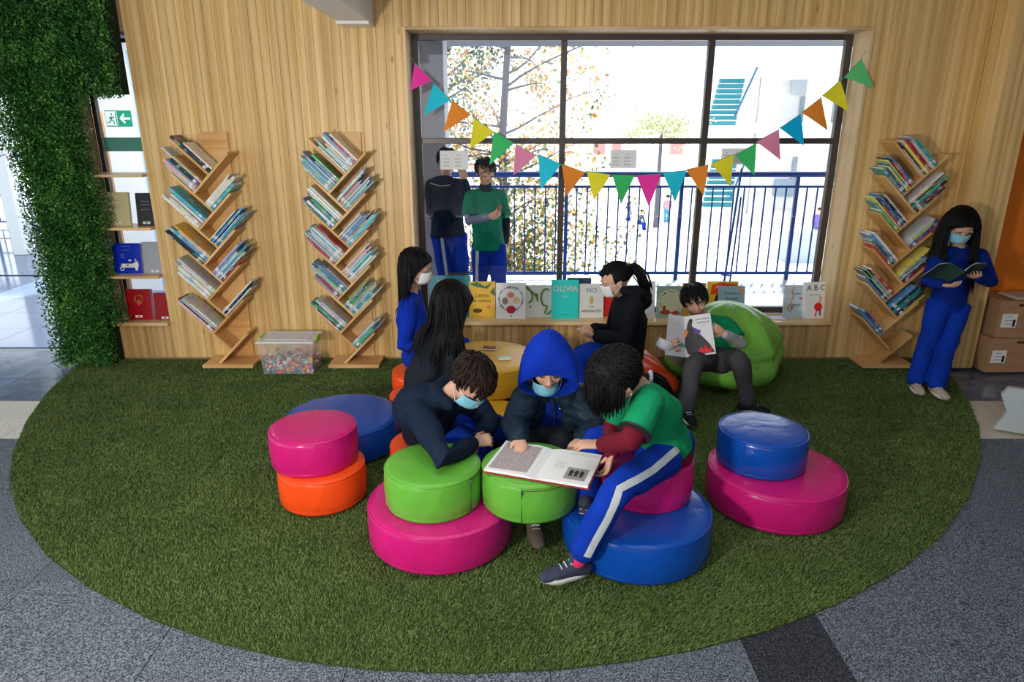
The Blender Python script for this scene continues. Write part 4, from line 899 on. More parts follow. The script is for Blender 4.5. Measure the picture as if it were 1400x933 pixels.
MASKB = cloth('surgical_mask_blue', (.20, .50, .62), .8, .2); MASKW = cloth('surgical_mask_white', (.72, .74, .76), .8, .2); STRIPE = cloth('stripe_grey', (.50, .54, .56), .7, .1)
LIP = mat('lips', (.38, .12, .10), .5); EYEW = mat('eye_white', (.75, .75, .75), .2); IRIS = mat('iris_dark', (.02, .012, .01), .15)
def frame(c, f, u, s):
    f = Vector(f).normalized(); u = Vector(u); u = (u-f*u.dot(f)).normalized(); r = f.cross(u).normalized()
    return Matrix(((r.x*s, f.x*s, u.x*s, c[0]), (r.y*s, f.y*s, u.y*s, c[1]), (r.z*s, f.z*s, u.z*s, c[2]), (0, 0, 0, 1)))
def head_shapes(mb, M):
    mb.ell((0, -.06, .12), (.36, .44, .385), M, 24, 16); mb.ell((0, .07, -.10), (.295, .325, .37), M, 24, 16)
    mb.ell((0, .20, -.37), (.13, .13, .10), M, 12, 8); 
    for s in (-1, 1):
        mb.ell((s*.165, .20, -.13), (.12, .15, .13), M, 12, 8); mb.ell((s*.365, -.03, -.04), (.035, .085, .12), M, 12, 8); mb.ell((s*.385, -.06, -.0), (.03, .075, .07), M, 10, 6)
        mb.ell((s*.14, .33, .085), (.12, .055, .035), M, 12, 8)
    mb.tube([M @ Vector((0, .36, .05)), M @ Vector((0, .42, -.05)), M @ Vector((0, .46, -.12))], [.035*M.to_scale().x, .045*M.to_scale().x, .06*M.to_scale().x], 10, cap='round')
    for s in (-1, 1): mb.ell((s*.055, .41, -.135), (.045, .05, .035), M, 10, 6)
    mb.ell((0, .375, -.235), (.11, .045, .028), M, 12, 8); mb.ell((0, .37, -.275), (.09, .04, .028), M, 12, 8)
def face_parts(M, parent, glasses=False, look='down'):
    for s in (-1, 1):
        if look in ('down', 'mask'):
            o = MB().tube([M @ Vector((s*(.15+.075*t), .375-.03*t*t-.03*(t if t > 0 else 0), .005-.018*(1-t*t))) for t in (-1, -.5, 0, .5, 1)], .009*M.to_scale().x*1.6, 6).obj('eyelid', INK); world_child(o, parent)
        else:
            e = world_child(MB().ell((s*.15, .322, .0), (.062, .05, .020), M, 14, 10).obj('eye', EYEW, None, True), parent)
            world_child(MB().ell((s*.15, .350, .0), (.026, .025, .021), M, 10, 8).obj('iris', IRIS, None, True), e)
        o = MB().tube([M @ Vector((s*(.15+.09*t), .385-.045*t*t-.02*max(0, t), .095-.022*t*t)) for t in (-1, -.5, 0, .5, 1)], [k*M.to_scale().x for k in (.012, .018, .018, .015, .008)], 6).obj('eyebrow', HAIR); world_child(o, parent)
    if look != 'mask':
        mb = MB(); mb.tube([M @ Vector((.10*t, .412-.035*t*t, -.245+.012*abs(t))) for t in (-1, -.5, 0, .5, 1)], [k*M.to_scale().x for k in (.008, .02, .022, .02, .008)], 8)
        mb.tube([M @ Vector((.085*t, .405-.035*t*t, -.272+.012*abs(t))) for t in (-1, -.5, 0, .5, 1)], [k*M.to_scale().x for k in (.008, .02, .024, .02, .008)], 8); world_child(mb.obj('lips', LIP, None, True), parent)
    if glasses:
        mb = MB(); r = .012*M.to_scale().x
        for s in (-1, 1):
            P = [M @ Vector((s*.16+.135*math.copysign(abs(math.cos(a))**.6, math.cos(a)), .43-.02*abs(math.cos(a)), -.005+.10*math.copysign(abs(math.sin(a))**.6, math.sin(a)))) for a in [2*PI*i/20 for i in range(21)]]
            mb.tube(P, r, 6, cap=False); mb.tube([M @ Vector((s*.30, .41, .03)), M @ Vector((s*.375, .1, .03)), M @ Vector((s*.375, -.05, .02))], r*.8, 5)
        mb.tube([M @ Vector((-.03, .45, .01)), M @ Vector((.03, .45, .01))], r, 5); world_child(mb.obj('glasses', INK, None, True), parent)
def mask(M, m, parent, s=1.0):
    nu, nv = 16, 10; A = []; B = []
    for i in range(nu+1):
        u = -1+2*i/nu
        for j in range(nv+1):
            v = -1+2*j/nv; an = u*1.12; k = (1-u*u)
            x = .335*math.sin(an); y = .085+.36*math.cos(an)+.055*k*(1-v*v*.7)+(.018*math.cos(v*9)*k*.3); z = -.185+v*(.185-.035*u*u)+.03*k*(v > .8)
            if v < -.4: y -= .10*(-.4-v)*k
            A.append(M @ Vector((x, y, z))); B.append(M @ Vector((x*.975, y-.012, z)))
    n = len(A); fs = []
    I = lambda i, j: i*(nv+1)+j
    for i in range(nu):
        for j in range(nv): fs.append((I(i, j), I(i+1, j), I(i+1, j+1), I(i, j+1))); fs.append((n+I(i, j+1), n+I(i+1, j+1), n+I(i+1, j), n+I(i, j)))
    for i in range(nu): fs.append((I(i, 0), n+I(i, 0), n+I(i+1, 0), I(i+1, 0))); fs.append((I(i+1, nv), n+I(i+1, nv), n+I(i, nv), I(i, nv)))
    for j in range(nv): fs.append((I(0, j), I(0, j+1), n+I(0, j+1), n+I(0, j))); fs.append((I(nu, j+1), I(nu, j), n+I(nu, j), n+I(nu, j+1)))
    o = world_child(MB().add(A+B, fs).obj('face_mask', m, None, True), parent)
    st = MB()
    for sg in (-1, 1):
        for zz in (-.03, -.33): st.tube([M @ Vector((sg*.305, .235, zz)), M @ Vector((sg*.36, .10, zz*.6-.02)), M @ Vector((sg*.40, -.06, .0 if zz > -.1 else -.10))], .006*M.to_scale().x*1.2, 5)
    world_child(st.obj('ear_loop', MASKW), o); return o
def hand(mb, wr, d, nrm, thumb, curl=.35, s=1.0, point=False, curls=None):
    """wr wrist, d towards the fingers, nrm where the palm faces, thumb = side of the thumb (+1/-1 along d x nrm)"""
    d = Vector(d).normalized(); nrm = Vector(nrm); nrm = (nrm-d*nrm.dot(d)).normalized(); sv = d.cross(nrm)*thumb
    mb.tube([wr-d*.02*s, wr+d*.015*s, wr+d*.045*s, wr+d*.072*s], [(.021*s, .017*s), (.026*s, .015*s), (.033*s, .015*s), (.034*s, .012*s)], 12, side=sv, cap='round')
    for k, (off, L) in enumerate(((.027, .060), (.009, .068), (-.009, .064), (-.027, .050))):
        p = wr+d*(.070-.004*abs(k-1.2))*s+sv*off*s; c = (curls[k] if curls else curl)
        if point and k == 0: c = .12
        if point and k > 0: c = .95
        dd = (d+sv*off*3.0).normalized(); P = [p-dd*.012*s, p]; ang = c*.6
        for q, f in enumerate((.44, .32, .24)):
            v = dd*math.cos(ang)+nrm*math.sin(ang); P.append(P[-1]+v*L*f*s); ang += c
        mb.tube(P, [.0078*s, .0082*s, .0078*s, .0070*s, .0058*s], 8, cap='round')
    p = wr+d*.022*s+sv*.022*s; v1 = (d*.55+sv*.75+nrm*.35).normalized(); v2 = (d*.85+sv*.25+nrm*.45).normalized()
    mb.tube([p-v1*.01*s, p+v1*.026*s, p+v1*.026*s+v2*.022*s, p+v1*.026*s+v2*.042*s], [.0125*s, .0105*s, .0088*s, .0068*s], 8, cap='round')
def wrinkle(amp=.004, sc=9, seed=0, fold=None):
    def fn(co, no):
        x, y, z = co[:, 0]*sc+seed, co[:, 1]*sc+seed*.7, co[:, 2]*sc
        w = np.sin(x*1.7+2.1*np.sin(z*1.3+y))+.6*np.sin(z*2.9+1.6*np.sin(x*2.3+seed))+.5*np.sin((x+y+z)*3.7+np.sin(z*4))
        return co+no*(w*amp/1.6)[:, None]
    return fn
def strands(mb, M, starts, length, coll, rs, r0=.006, steps=12, grav=Vector((0, 0, -1)), clump=.25, face=True, curlw=.0, front=False):
    """hair locks that slide over the head and hang; coll = [(centre, radius)], world space"""
    Mi = M.inverted(); s = M.to_scale().x; C = Vector((0, -.07, .13)); R = Vector((.412, .482, .43))
    for p0 in starts:
        p = M @ p0; L = length*rs.uniform(.85, 1.08); st = L/steps; P = [p.copy()]; nn_ = (p-(M @ C)).normalized(); d = grav-nn_*grav.dot(nn_); sd_ = (M.to_3x3() @ Vector((p0.x, 0, 0))).normalized() if abs(p0.x) > 1e-4 else Vector((0, 0, 0)); d = (d+sd_*.9-nn_*.05).normalized()
        w = rs.uniform(0, 6); wd = Vector((rs.uniform(-1, 1), rs.uniform(-1, 1), 0))*clump*.25
        for k in range(steps):
            d = (d*.55+grav*.45+wd*.25+Vector((math.cos(w+k*.9), math.sin(w+k*.7), 0))*curlw).normalized(); p = p+d*st
            q = Mi @ p; e = Vector(((q.x-C.x)/R.x, (q.y-C.y)/R.y, (q.z-C.z)/R.z)); l = e.length
            if l < 1.0:
                e = e/l; q = Vector((C.x+e.x*R.x, C.y+e.y*R.y, C.z+e.z*R.z))
            if face and q.y > .02 and q.z < .30 and q.z > -.75:
                lim = .36 if q.z > -.3 else .30
                yl = .24-.5*max(0, .26-q.z) if q.z > -.1 else .06
                if q.y > max(yl, .03) and not (front and q.z < -.05): q.y = q.y*.3+max(yl, .03)*.7
                if abs(q.x) < lim: q.x = math.copysign(lim, q.x if abs(q.x) > .02 else p0.x)
            p = M @ q
            for (c, r) in coll:
                v = p-c; ll = v.length
                if ll < r: p = c+v*(r/max(ll, 1e-5))
            P.append(p.copy())
        mb.tube(P, [r0*(1-.75*(i/steps)**1.5) for i in range(steps+1)], 5)
def cap_hair(mb, M, face=.34, low=-.45, k=1.0):
    def fn(d):
        if d.y > face and d.z < .30+.25*abs(d.x): return .72
        if d.z < low: return .80
        return k
    mb.ell((0, -.07, .13), (.40, .475, .42), M, 36, 24, fn=fn)
def make_hair(kind, M, parent, length=.45, coll=(), seed=1, m=None, n=260, tail=None, name='hair', part=.0, r0=.0065, curlw=0, front=False, clump=.25, tw=1.0):
    rs = random.Random(seed); mb = MB(); m = m or HAIR
    S = []
    if kind in ('long', 'half'):
        cap_hair(mb, M)
        for i in range(n):
            a = rs.uniform(-1, 1); sd = rs.choice((-1, 1)); y = rs.uniform(-.46, .30); x = part+sd*rs.uniform(.01, .30)
            zz = .13+.43*math.sqrt(max(0, 1-(x/.42)**2-((y+.07)/.50)**2)); S.append(Vector((x, y, zz)))
        for i in range(n//3): a = rs.uniform(PI*1.02, PI*1.98); S.append(Vector((.40*math.cos(a), -.07+.46*math.sin(a), rs.uniform(0, .3))))
        strands(mb, M, S, length, coll, rs, r0, curlw=curlw, front=front, clump=clump)
    elif kind == 'short':
        cap_hair(mb, M, .42, -.35)
        s = M.to_scale().x; C = Vector((0, -.07, .13)); crown = Vector((.05, -.30, .52))
        for i in range(n):
            a = rs.uniform(0, 2*PI); el = rs.uniform(-.15, 1.0); d = Vector((math.cos(a)*math.sqrt(1-el*el*.9), math.sin(a)*math.sqrt(1-el*el*.9), el))
            if d.y > .35 and d.z < .35: continue
            q = Vector((C.x+d.x*.40, C.y+d.y*.475, C.z+d.z*.42)); fl_ = (q-crown); fl_ = (fl_-d*fl_.dot(d)).normalized()+Vector((rs.uniform(-.35, .35), rs.uniform(-.35, .35), rs.uniform(-.1, .1)))
            L = rs.uniform(.16, .34)*(length/.45); P = [M @ q]; lift = rs.uniform(.02, .09)
            for k in range(1, 6):
                q2 = q+fl_*L*k/5; e = Vector(((q2.x-C.x)/.40, (q2.y-C.y)/.475, (q2.z-C.z)/.42)); e = e/e.length*(1.0+lift*math.sin(PI*k/5)+.015)
                P.append(M @ Vector((C.x+e.x*.40, C.y+e.y*.475, C.z+e.z*.42)))
            mb.tube(P, [r*s for r in (.012, .024, .026, .021, .014, .004)], 5)
    elif kind == 'pony':
        cap_hair(mb, M, .40, -.4)
        s = M.to_scale().x; base = Mi = None; b0 = tail[0]; Ml = M.inverted() @ b0
        for i in range(n):
            a = rs.uniform(0, 2*PI); el = rs.uniform(-.35, 1.0); d = Vector((math.cos(a)*math.sqrt(max(0, 1-el*el)), math.sin(a)*math.sqrt(max(0, 1-el*el)), el))
            if d.y > .42 and d.z < .30: continue
            C = Vector((0, -.07, .13)); q = Vector((C.x+d.x*.40, C.y+d.y*.475, C.z+d.z*.42)); P = []
            for k in range(7):
                t = k/6; q2 = q.lerp(Ml, t); e = Vector(((q2.x-C.x)/.40, (q2.y-C.y)/.475, (q2.z-C.z)/.42)); l = e.length
                if l < 1.02: e = e/max(l, 1e-4)*1.02; q2 = Vector((C.x+e.x*.40, C.y+e.y*.475, C.z+e.z*.42))
                P.append(M @ q2)
            mb.tube(P, .014*s, 4)
        nt_ = 70
        for i in range(nt_):
            j = Vector((rs.gauss(0, 1), rs.gauss(0, 1), rs.gauss(0, 1)))*1.15*tw; P = []
            for k, t in enumerate(tail): w_ = .010+.020*math.sin(PI*min(1, (k+.3)/len(tail))); P.append(t+j*w_*.6+Vector((rs.gauss(0, .002), rs.gauss(0, .002), 0)))
            mb.tube(P, [.006*(1-.6*k/len(tail)) for k in range(len(tail))], 5)
    o = world_child(mb.obj(name, m, None, True), parent); return o
def shoe(an, toe, parent, m=None, s=1.0, sole=SOLE, up=Vector((0, 0, 1)), name='shoe'):
    m = m or SHOE; toe = Vector(toe); toe = (toe-up*toe.dot(up)).normalized(); sd = toe.cross(up)
    b = an-up*.062*s; mb = MB()
    mb.tube([b-toe*.035*s+up*.028*s, b+toe*.03*s+up*.030*s, b+toe*.09*s+up*.026*s, b+toe*.135*s+up*.020*s], [(.032*s, .030*s), (.035*s, .034*s), (.038*s, .027*s), (.030*s, .019*s)], 14, side=sd, cap='round')
    mb.tube([b+up*.03*s-toe*.006*s, an+up*.018*s-toe*.004*s], [(.033*s, .040*s), (.034*s, .038*s)], 12, side=sd, cap='round')
    o = world_child(solid(mb, name, m, .005, 3, .5), parent) if False else None
    ob = solid(mb, name, m, .0055, 3, .45); link(ob); world_child(ob, parent)
    sb = MB(); n = 20; P = []
    for i in range(n):
        a = 2*PI*i/n; x = math.cos(a); y = math.sin(a); P.append((x*.104+.05, y*(.040 if x > 0 else .034)))
    vs = [b+toe*x*s+sd*y*s-up*.002*s+up*(.006*s if x > .12 else 0) for x, y in P]+[b+toe*x*s*1.0+sd*y*s+up*.020*s for x, y in P]
    sb.add(vs, [tuple(range(n-1, -1, -1)), tuple(range(n, 2*n))]+[(i, (i+1) % n, n+(i+1) % n, n+i) for i in range(n)])
    world_child(sb.obj('shoe_sole', sole, None, True), ob)
    lc = MB()
    for k in range(4): c = b+toe*(.030+.020*k)*s+up*(.066-.007*k)*s; lc.tube([c-sd*.018*s, c+up*.003*s, c+sd*.018*s], .003*s, 5)
    world_child(lc.obj('laces', STRIPE), ob); return ob
def L3(a, b, t): return a.lerp(b, t)
def person(label, H, neck, chest, pel, arms, legs, group=None, k=1.0, coarse=1.0):
    """H = (centre, forward, up, size); arms = [(shoulder, elbow, wrist, hand dict|None)], legs = [(hip, knee, ankle)]"""
    root = empty('person', (pel.x, pel.y, max(0, min(l[2].z for l in legs)-.07) if pel.z > -.5 else pel.z), label, 'person', group)
    M = frame(*H); mb = MB(); head_shapes(mb, M); s = H[3]
    side = (arms[1][0]-arms[0][0])
    mb.tube([neck-(M.to_translation()-neck)*.15, M @ Vector((0, -.08, -.22))], [.20*s, .21*s], 12, cap='round')
    mb.tube([pel, L3(pel, chest, .5), chest, L3(chest, neck, .75)], [(.095*k, .07*k), (.085*k, .065*k), (.095*k, .07*k), (.06*k, .045*k)], 14, side=side, cap='round')
    for sh, el, wr, hd in arms:
        mb.tube([neck+(sh-neck)*.3, sh], [.035*k, .034*k], 10, cap='round'); mb.tube([sh, el, wr], [.032*k, .026*k, .0195*k], 10, cap='round')
        if hd: hand(mb, wr, **hd)
    for hp, kn, an in legs: mb.tube([pel+(hp-pel)*.5, hp], [.06*k, .06*k], 10, cap='round'); kq = kn+((hp+an)/2-kn)*.12; mb.tube([hp, L3(hp, kn, .8), kq, L3(kn, an, .2), an], [.056*k, .042*k, .040*k, .038*k, .028*k], 12, cap='round')
    vx = .0042 if coarse == 1 else .007*coarse
    b = solid(mb, 'body', SKIN, vx, 2, .30); link(b); world_child(b, root)
    return root, M
def top(root, name, m, neck, chest, pel, arms, hem=.5, w=1.0, k=1.0, sleeve=1.0, extra=None, wr=.004, seed=0, sr=1.0, coarse=1.0, hip=None, belly=1.0):
    side = arms[1][0]-arms[0][0]; mb = MB()
    hp = hip if hip is not None else pel+(pel-chest).normalized()*.04*k
    mb.tube([hp, pel, L3(pel, chest, .5), chest, L3(chest, neck, .55), L3(chest, neck, .93)], [(.142*k*w, .115*k*w), (.138*k*w, .11*k*w), (.125*k*w, .10*k*w*belly), (.135*k*w, .10*k*w), (.115*k*w, .08*k*w), (.065*k, .06*k)], 20, side=side, cap=True)
    for sh, el, wrs, hd in arms:
        mb.tube([neck+(sh-neck)*.25-(neck-chest).normalized()*.03*k, sh], [.058*k*sr, .058*k*sr], 12, cap='round')
        if sleeve >= 1: P = [sh, L3(sh, el, .5), el, L3(el, wrs, .5), L3(el, wrs, .93)]; R = [.060, .056, .050, .045, .037]
        elif sleeve > .4: P = [sh, L3(sh, el, .5), L3(sh, el, .8)]; R = [.062, .062, .066]
        mb.tube(P, [x*k*sr for x in R], 14, cap='round' if sleeve >= 1 else True)
    if extra: extra(mb)
    o = solid(mb, name, m, .0085*coarse, 3, .45, wrinkle(wr, 9/k, seed)); link(o); return world_child(o, root)
def trousers(root, m, pel, legs, k=1.0, end=.94, w=1.0, wr=.005, seed=0, name='trousers', cuff=.0, coarse=1.0, stripe=False):
    mb = MB(); side = legs[1][0]-legs[0][0]; 
    c = (legs[0][0]+legs[1][0])/2
    mb.tube([pel+(pel-c).normalized()*.03*k if (pel-c).length > .005 else pel, c], [(.12*k, .10*k), (.125*k, .105*k)], 18, side=side, cap='round')
    for hp, kn, an in legs:
        k2 = kn+((hp+an)/2-kn)*.10
        mb.tube([L3(c, hp, .7), hp, L3(hp, kn, .5), L3(hp, kn, .84), k2, L3(kn, an, .16), L3(kn, an, .5), L3(kn, an, end)], [x*k*w for x in (.088, .090, .080, .070, .070, .066, .060, .058+cuff)], 16, cap='round')
    o = solid(mb, name, m, .0085*coarse, 3, .45, wrinkle(wr, 8/k, seed)); link(o); world_child(o, root)
    return o
def stripe_on(ob, pts, side, wdt, rad, m=STRIPE, name='side_stripe'):
    """ribbon following a limb on one side, just proud of the cloth"""
    tree_ = __import__('mathutils').bvhtree.BVHTree.FromPolygons([v.co for v in ob.data.vertices], [tuple(p.vertices) for p in ob.data.polygons])
    vs = []; n = 0; P = []
    for i in range(len(pts)-1):
        for q in range(8): P.append(pts[i].lerp(pts[i+1], q/8))
    P.append(pts[-1]); fs = []
    for i, p in enumerate(P):
        d = (P[min(i+1, len(P)-1)]-P[max(0, i-1)]).normalized(); s = (side-d*side.dot(d)).normalized(); t = d.cross(s)
        for e in (-1, -.33, .33, 1):
            o = p+s*rad*2.2+t*e*wdt/2; hit = tree_.ray_cast(o, -s); q = hit[0]+s*.0038 if hit[0] is not None else (vs[-4] if len(vs) >= 4 else p+s*rad)
            if (q-p).length > rad*2.1: q = p+s*rad+t*e*wdt/2
            vs.append(q)
    for i in range(len(P)-1):
        for e in range(3): fs.append((i*4+e, i*4+e+1, i*4+e+5, i*4+e+4))
    k = len(vs); vs += [v-side*.0035 for v in vs]; fs += [tuple(k+x for x in reversed(f)) for f in fs]
    o = MB().add(vs, fs).obj(name, m, None, True); o.parent = ob; o.matrix_parent_inverse = (parent_matrix(ob.parent) @ ob.matrix_parent_inverse @ ob.matrix_basis).inverted(); return o
def rel(o, ob):   # world-space geometry as child of a world-space part
    o.parent = ob; o.matrix_parent_inverse = (parent_matrix(ob.parent) @ ob.matrix_parent_inverse @ ob.matrix_basis).inverted(); return o
def V(*a): return Vector(a)
def foldbook(name, C, r, d, n, W, Hh, T, left_m, right_m, cover_m, label, openness=.5, bend=.15, cover=True, cat='book'):
    """open book: C foot of the spine, r to the right page, d up along the spine, n out of the pages"""
    r = Vector(r).normalized(); d = Vector(d); d = (d-r*d.dot(r)).normalized(); n = Vector(n); n = (n-r*n.dot(r)-d*n.dot(d)).normalized()
    o = empty(name, C, label, cat)
    for sgn, pm in ((-1, left_m), (1, right_m)):
        K_ = 8; top_ = []; bot_ = []
        for i in range(K_+1):
            t = i/K_; h = T*(.35+.65*math.sin(PI*min(1, t*1.5+.12)/1.0)**.7 if t < .55 else 1-.25*(t-.55)) if bend >= 0 else T
            h = T*(min(1, .25+t*4) if t < .2 else 1.0)
            x = r*sgn*W*t*math.cos(openness)+n*W*t*math.sin(openness)+n*bend*W*math.sin(PI*t)*.35
            top_.append(x+n*h); bot_.append(x)
        vs = []; fs = []
        for P in (top_, bot_):
            for p in P: vs += [C+p+n*.002, C+p+d*Hh+n*.002]
        m_ = 2*(K_+1)
        for i in range(K_): a = 2*i; fs += [(a, a+1, a+3, a+2), (m_+a+2, m_+a+3, m_+a+1, m_+a), (a, a+2, m_+a+2, m_+a), (a+1, m_+a+1, m_+a+3, a+3)]
        fs += [(2*K_, 2*K_+1, m_+2*K_+1, m_+2*K_), (0, m_, m_+1, 1)]
        world_child(MB().add(vs, fs).obj('pages', pm, None, False), o)
        if cover:
            vs = []; fs = []; e = .006
            for lay in (0, -.0032):
                for i in range(K_+1):
                    t = i/K_*1.0; x = bot_[i]*(1+ (.02 if i == K_ else 0)); vs += [C+x-d*e+n*lay, C+x+d*(Hh+e)+n*lay]
            for i in range(K_): a = 2*i; fs += [(a, a+1, a+3, a+2), (m_+a+2, m_+a+3, m_+a+1, m_+a), (a, a+2, m_+a+2, m_+a), (a+1, m_+a+1, m_+a+3, a+3)]
            fs += [(2*K_, 2*K_+1, m_+2*K_+1, m_+2*K_), (0, m_, m_+1, 1)]
            world_child(MB().add(vs, fs).obj('book_cover', cover_m), o)
    return o
DBG = []
def lens(n, arms, legs, neck, chest, pel, H):
    DBG.append('%s ua %s fa %s th %s sh %s torso %.2f neckhead %.2f' % (n, [round((a[1]-a[0]).length, 2) for a in arms], [round((a[2]-a[1]).length, 2) for a in arms], [round((l[1]-l[0]).length, 2) for l in legs], [round((l[2]-l[1]).length, 2) for l in legs], (pel-chest).length+(chest-neck).length, (H[0]-neck).length))
# ---- A: girl standing at right, reading
def girl_standing():
    n, c, p = at(1311, 337, 5.17), at(1307, 366, 5.15), at(1297, 410, 5.14)
    H = (at(1313, 309, 5.11), (-.14, -.80, -.60), (0, -.3, 1), .25)
    arms = [(at(1286, 350, 5.13), at(1268, 385, 5.04), at(1289, 390, 4.90), dict(d=(.45, -.8, .1), nrm=(0, .3, 1), thumb=-1, curl=.5)), (at(1339, 350, 5.16), at(1355, 386, 5.07), at(1336, 378, 4.93), dict(d=(-.55, -.75, .15), nrm=(-.3, .3, 1), thumb=1, curl=.5))]
    legs = [(at(1285, 416, 5.13), at(1270, 462, 5.06), fl(1251, 521, .08)), (at(1309, 418, 5.14), at(1297, 464, 5.04), fl(1280, 527, .08))]
    lens('A', arms, legs, n, c, p, H)
    r, M = person('girl in blue tracksuit and blue mask standing and reading beside the right bookcase', H, n, c, p, arms, legs)
    top(r, 'sweater', ROYAL2, n, c, p, arms, seed=1, w=1.0)
    t = trousers(r, TRK, p, legs, w=1.05, seed=2, cuff=.006)
    shoe(legs[0][2], (-.15, -1, 0), r, SHB, 1.0); shoe(legs[1][2], (.02, -1, 0), r, SHB, 1.0)
    mask(M, MASKB, r); face_parts(M, r, look='mask')
    coll = [(n, .085), (c, .13), (arms[0][0], .075), (arms[1][0], .075), (p, .13), (L3(c, p, .5), .13)]
    make_hair('long', M, r, .56, coll, 3, n=640, part=.03, r0=.0048, front=True, clump=.5)
    o = foldbook('magazine', at(1293, 389, 4.93), (1, .02, 0), (0, -.80, .60), (0, .60, .80), .185, .22, .003, PAGES, PAGES, flat((.03, .06, .05)), 'open magazine held by the standing girl in blue', .30, .5)
ROYAL2 = cloth('deep_blue_fleece', (.003, .020, .20))
# ---- B: boy lying on the green beanbag
def boy_beanbag():
    n, c, p = at(961, 434, 4.93), at(972, 458, 4.86), at(984, 488, 4.74)
    H = (at(950, 412, 4.92), (-.12, -.93, -.12), (-.22, .1, 1), .235)
    arms = [(at(938, 446, 4.86), at(928, 492, 4.70), at(914, 479, 4.56), dict(d=(.2, -.5, .8), nrm=(.8, .5, .1), thumb=-1, curl=.6)), (at(992, 442, 4.93), at(1012, 470, 4.74), at(990, 456, 4.58), dict(d=(-.85, -.2, .45), nrm=(-.3, .95, 0), thumb=1, curl=.45))]
    legs = [(at(970, 492, 4.70), at(948, 496, 4.42), fl(938, 560, .085)), (at(998, 491, 4.72), at(1013, 493, 4.45), fl(1022, 551, .08))]
    lens('B', arms, legs, n, c, p, H)
    r, M = person('smiling boy in green shirt and grey trousers lounging on the green beanbag with a book', H, n, c, p, arms, legs)
    top(r, 'polo_shirt', POLO, n, c, p, arms, sleeve=.5, seed=3, w=.92)
    for a_ in arms:
        ob = solid(MB().tube([L3(a_[0], a_[1], .7), a_[1], L3(a_[1], a_[2], .95)], [.048, .046, .034], 14, cap='round'), 'sleeve', WSLV, .007, 2, .5, wrinkle(.004, 14, 3)); link(ob); world_child(ob, r)
    trousers(r, GREYT, p, legs, seed=5, w=.98)
    shoe(legs[0][2], (.12, -1, 0), r); shoe(legs[1][2], (1, -.35, 0), r)
    face_parts(M, r, look='open'); make_hair('short', M, r, .50, (), 5, n=330)
    # picture book held up, outside of the covers towards us
    W_, H_ = .20, .285
    A0 = at(938, 489, 4.52); top_ = at(935, 438, 4.60); up = (top_-A0).normalized()
    bk = empty('picture_book', A0, 'open picture book with a black dress drawing held by the boy on the beanbag', 'book')
    for sg, e1, els, c_ in ((-1, at(906, 434, 4.56), [('p', [(.25, .32), (.45, .42), (.6, .38), (.9, .30), (.92, .24), (.6, .26), (.3, .24)], (.12, .32, .22)), ('t', 'mmmmm', .45, .85, .03, (.4, .4, .4)), ('t', 'mmmmm', .45, .80, .03, (.4, .4, .4)), ('e', .55, .13, .05, .015, (.1, .1, .3))], (.60, .59, .60)),
                        (1, at(976, 432, 4.54), [('p', [(.2, .8), (.3, .93), (.38, .86), (.34, .76), (.42, .62), (.6, .5), (.85, .25), (.98, .05), (.25, .02), (.08, .08), (.02, .3), (.06, .5)], (.055, .05, .055)), ('e', .33, .88, .045, .045, (.03, .02, .02)), ('p', [(.36, .72), (.62, .60), (.52, .50), (.4, .56)], (.12, .06, .30)), ('p', [(.02, .62), (.12, .70), (.2, .62), (.1, .5), (.02, .46)], (.75, .22, .05)), ('p', [(.45, .10), (.55, .22), (.62, .12), (.7, .24), (.78, .13), (.9, .22), (.85, .06), (.5, .05)], (.75, .02, .02)), ('t', 'UN CUENTO', .72, .88, .058, (.15, .15, .15)), ('t', 'DE NOCHE', .73, .80, .058, (.15, .15, .15)), ('t', 'mmmm', .72, .72, .035, (.4, .3, .3)), ('e', .8, .14, .03, .012, K)], (.62, .62, .63))):
        rr = (e1-top_); W_ = rr.length; rr.normalize(); u2 = (up-rr*up.dot(rr)).normalized(); x = rr*sg; nn = x.cross(u2)   # nn points away from us for x to the right
        yv = u2.cross(x); M4 = Matrix(((x.x, yv.x, u2.x, A0.x), (x.y, yv.y, u2.y, A0.y), (x.z, yv.z, u2.z, A0.z), (0, 0, 0, 1)))
        if sg < 0: M4 = M4 @ Matrix.Translation((-W_, 0, 0))
        cv = MB().bbox((0, 0, 0), (W_, .003, H_), .001).obj('book_cover', flat(c_, .4)); cv.matrix_basis = M4; world_child(cv, bk)
        pg = MB().box((.004, .003, .004), (W_-.004, .009, H_-.004)).obj('pages', PAGES); pg.parent = cv
        els2 = els; n0 = set(bpy.data.objects.keys())
        art(cv, els2, W_, H_)
        for o in [o for o in bpy.data.objects if o.name not in n0 and o.parent == cv]: o.matrix_basis = Matrix.Translation((W_/2, 0, 0)) @ o.matrix_basis
    # face mask dangling from his left-in-view hand
    Mm = frame(at(909, 472, 4.53), (-.5, -.85, .15), (.35, 0, 1), .20)
    dm = empty('hanging_face_mask', at(909, 472, 4.52), 'crumpled white face mask hanging from the hand of the boy on the beanbag', 'mask'); mask(Mm @ Matrix.Translation((0, -.3, .18)), MASKW, dm)
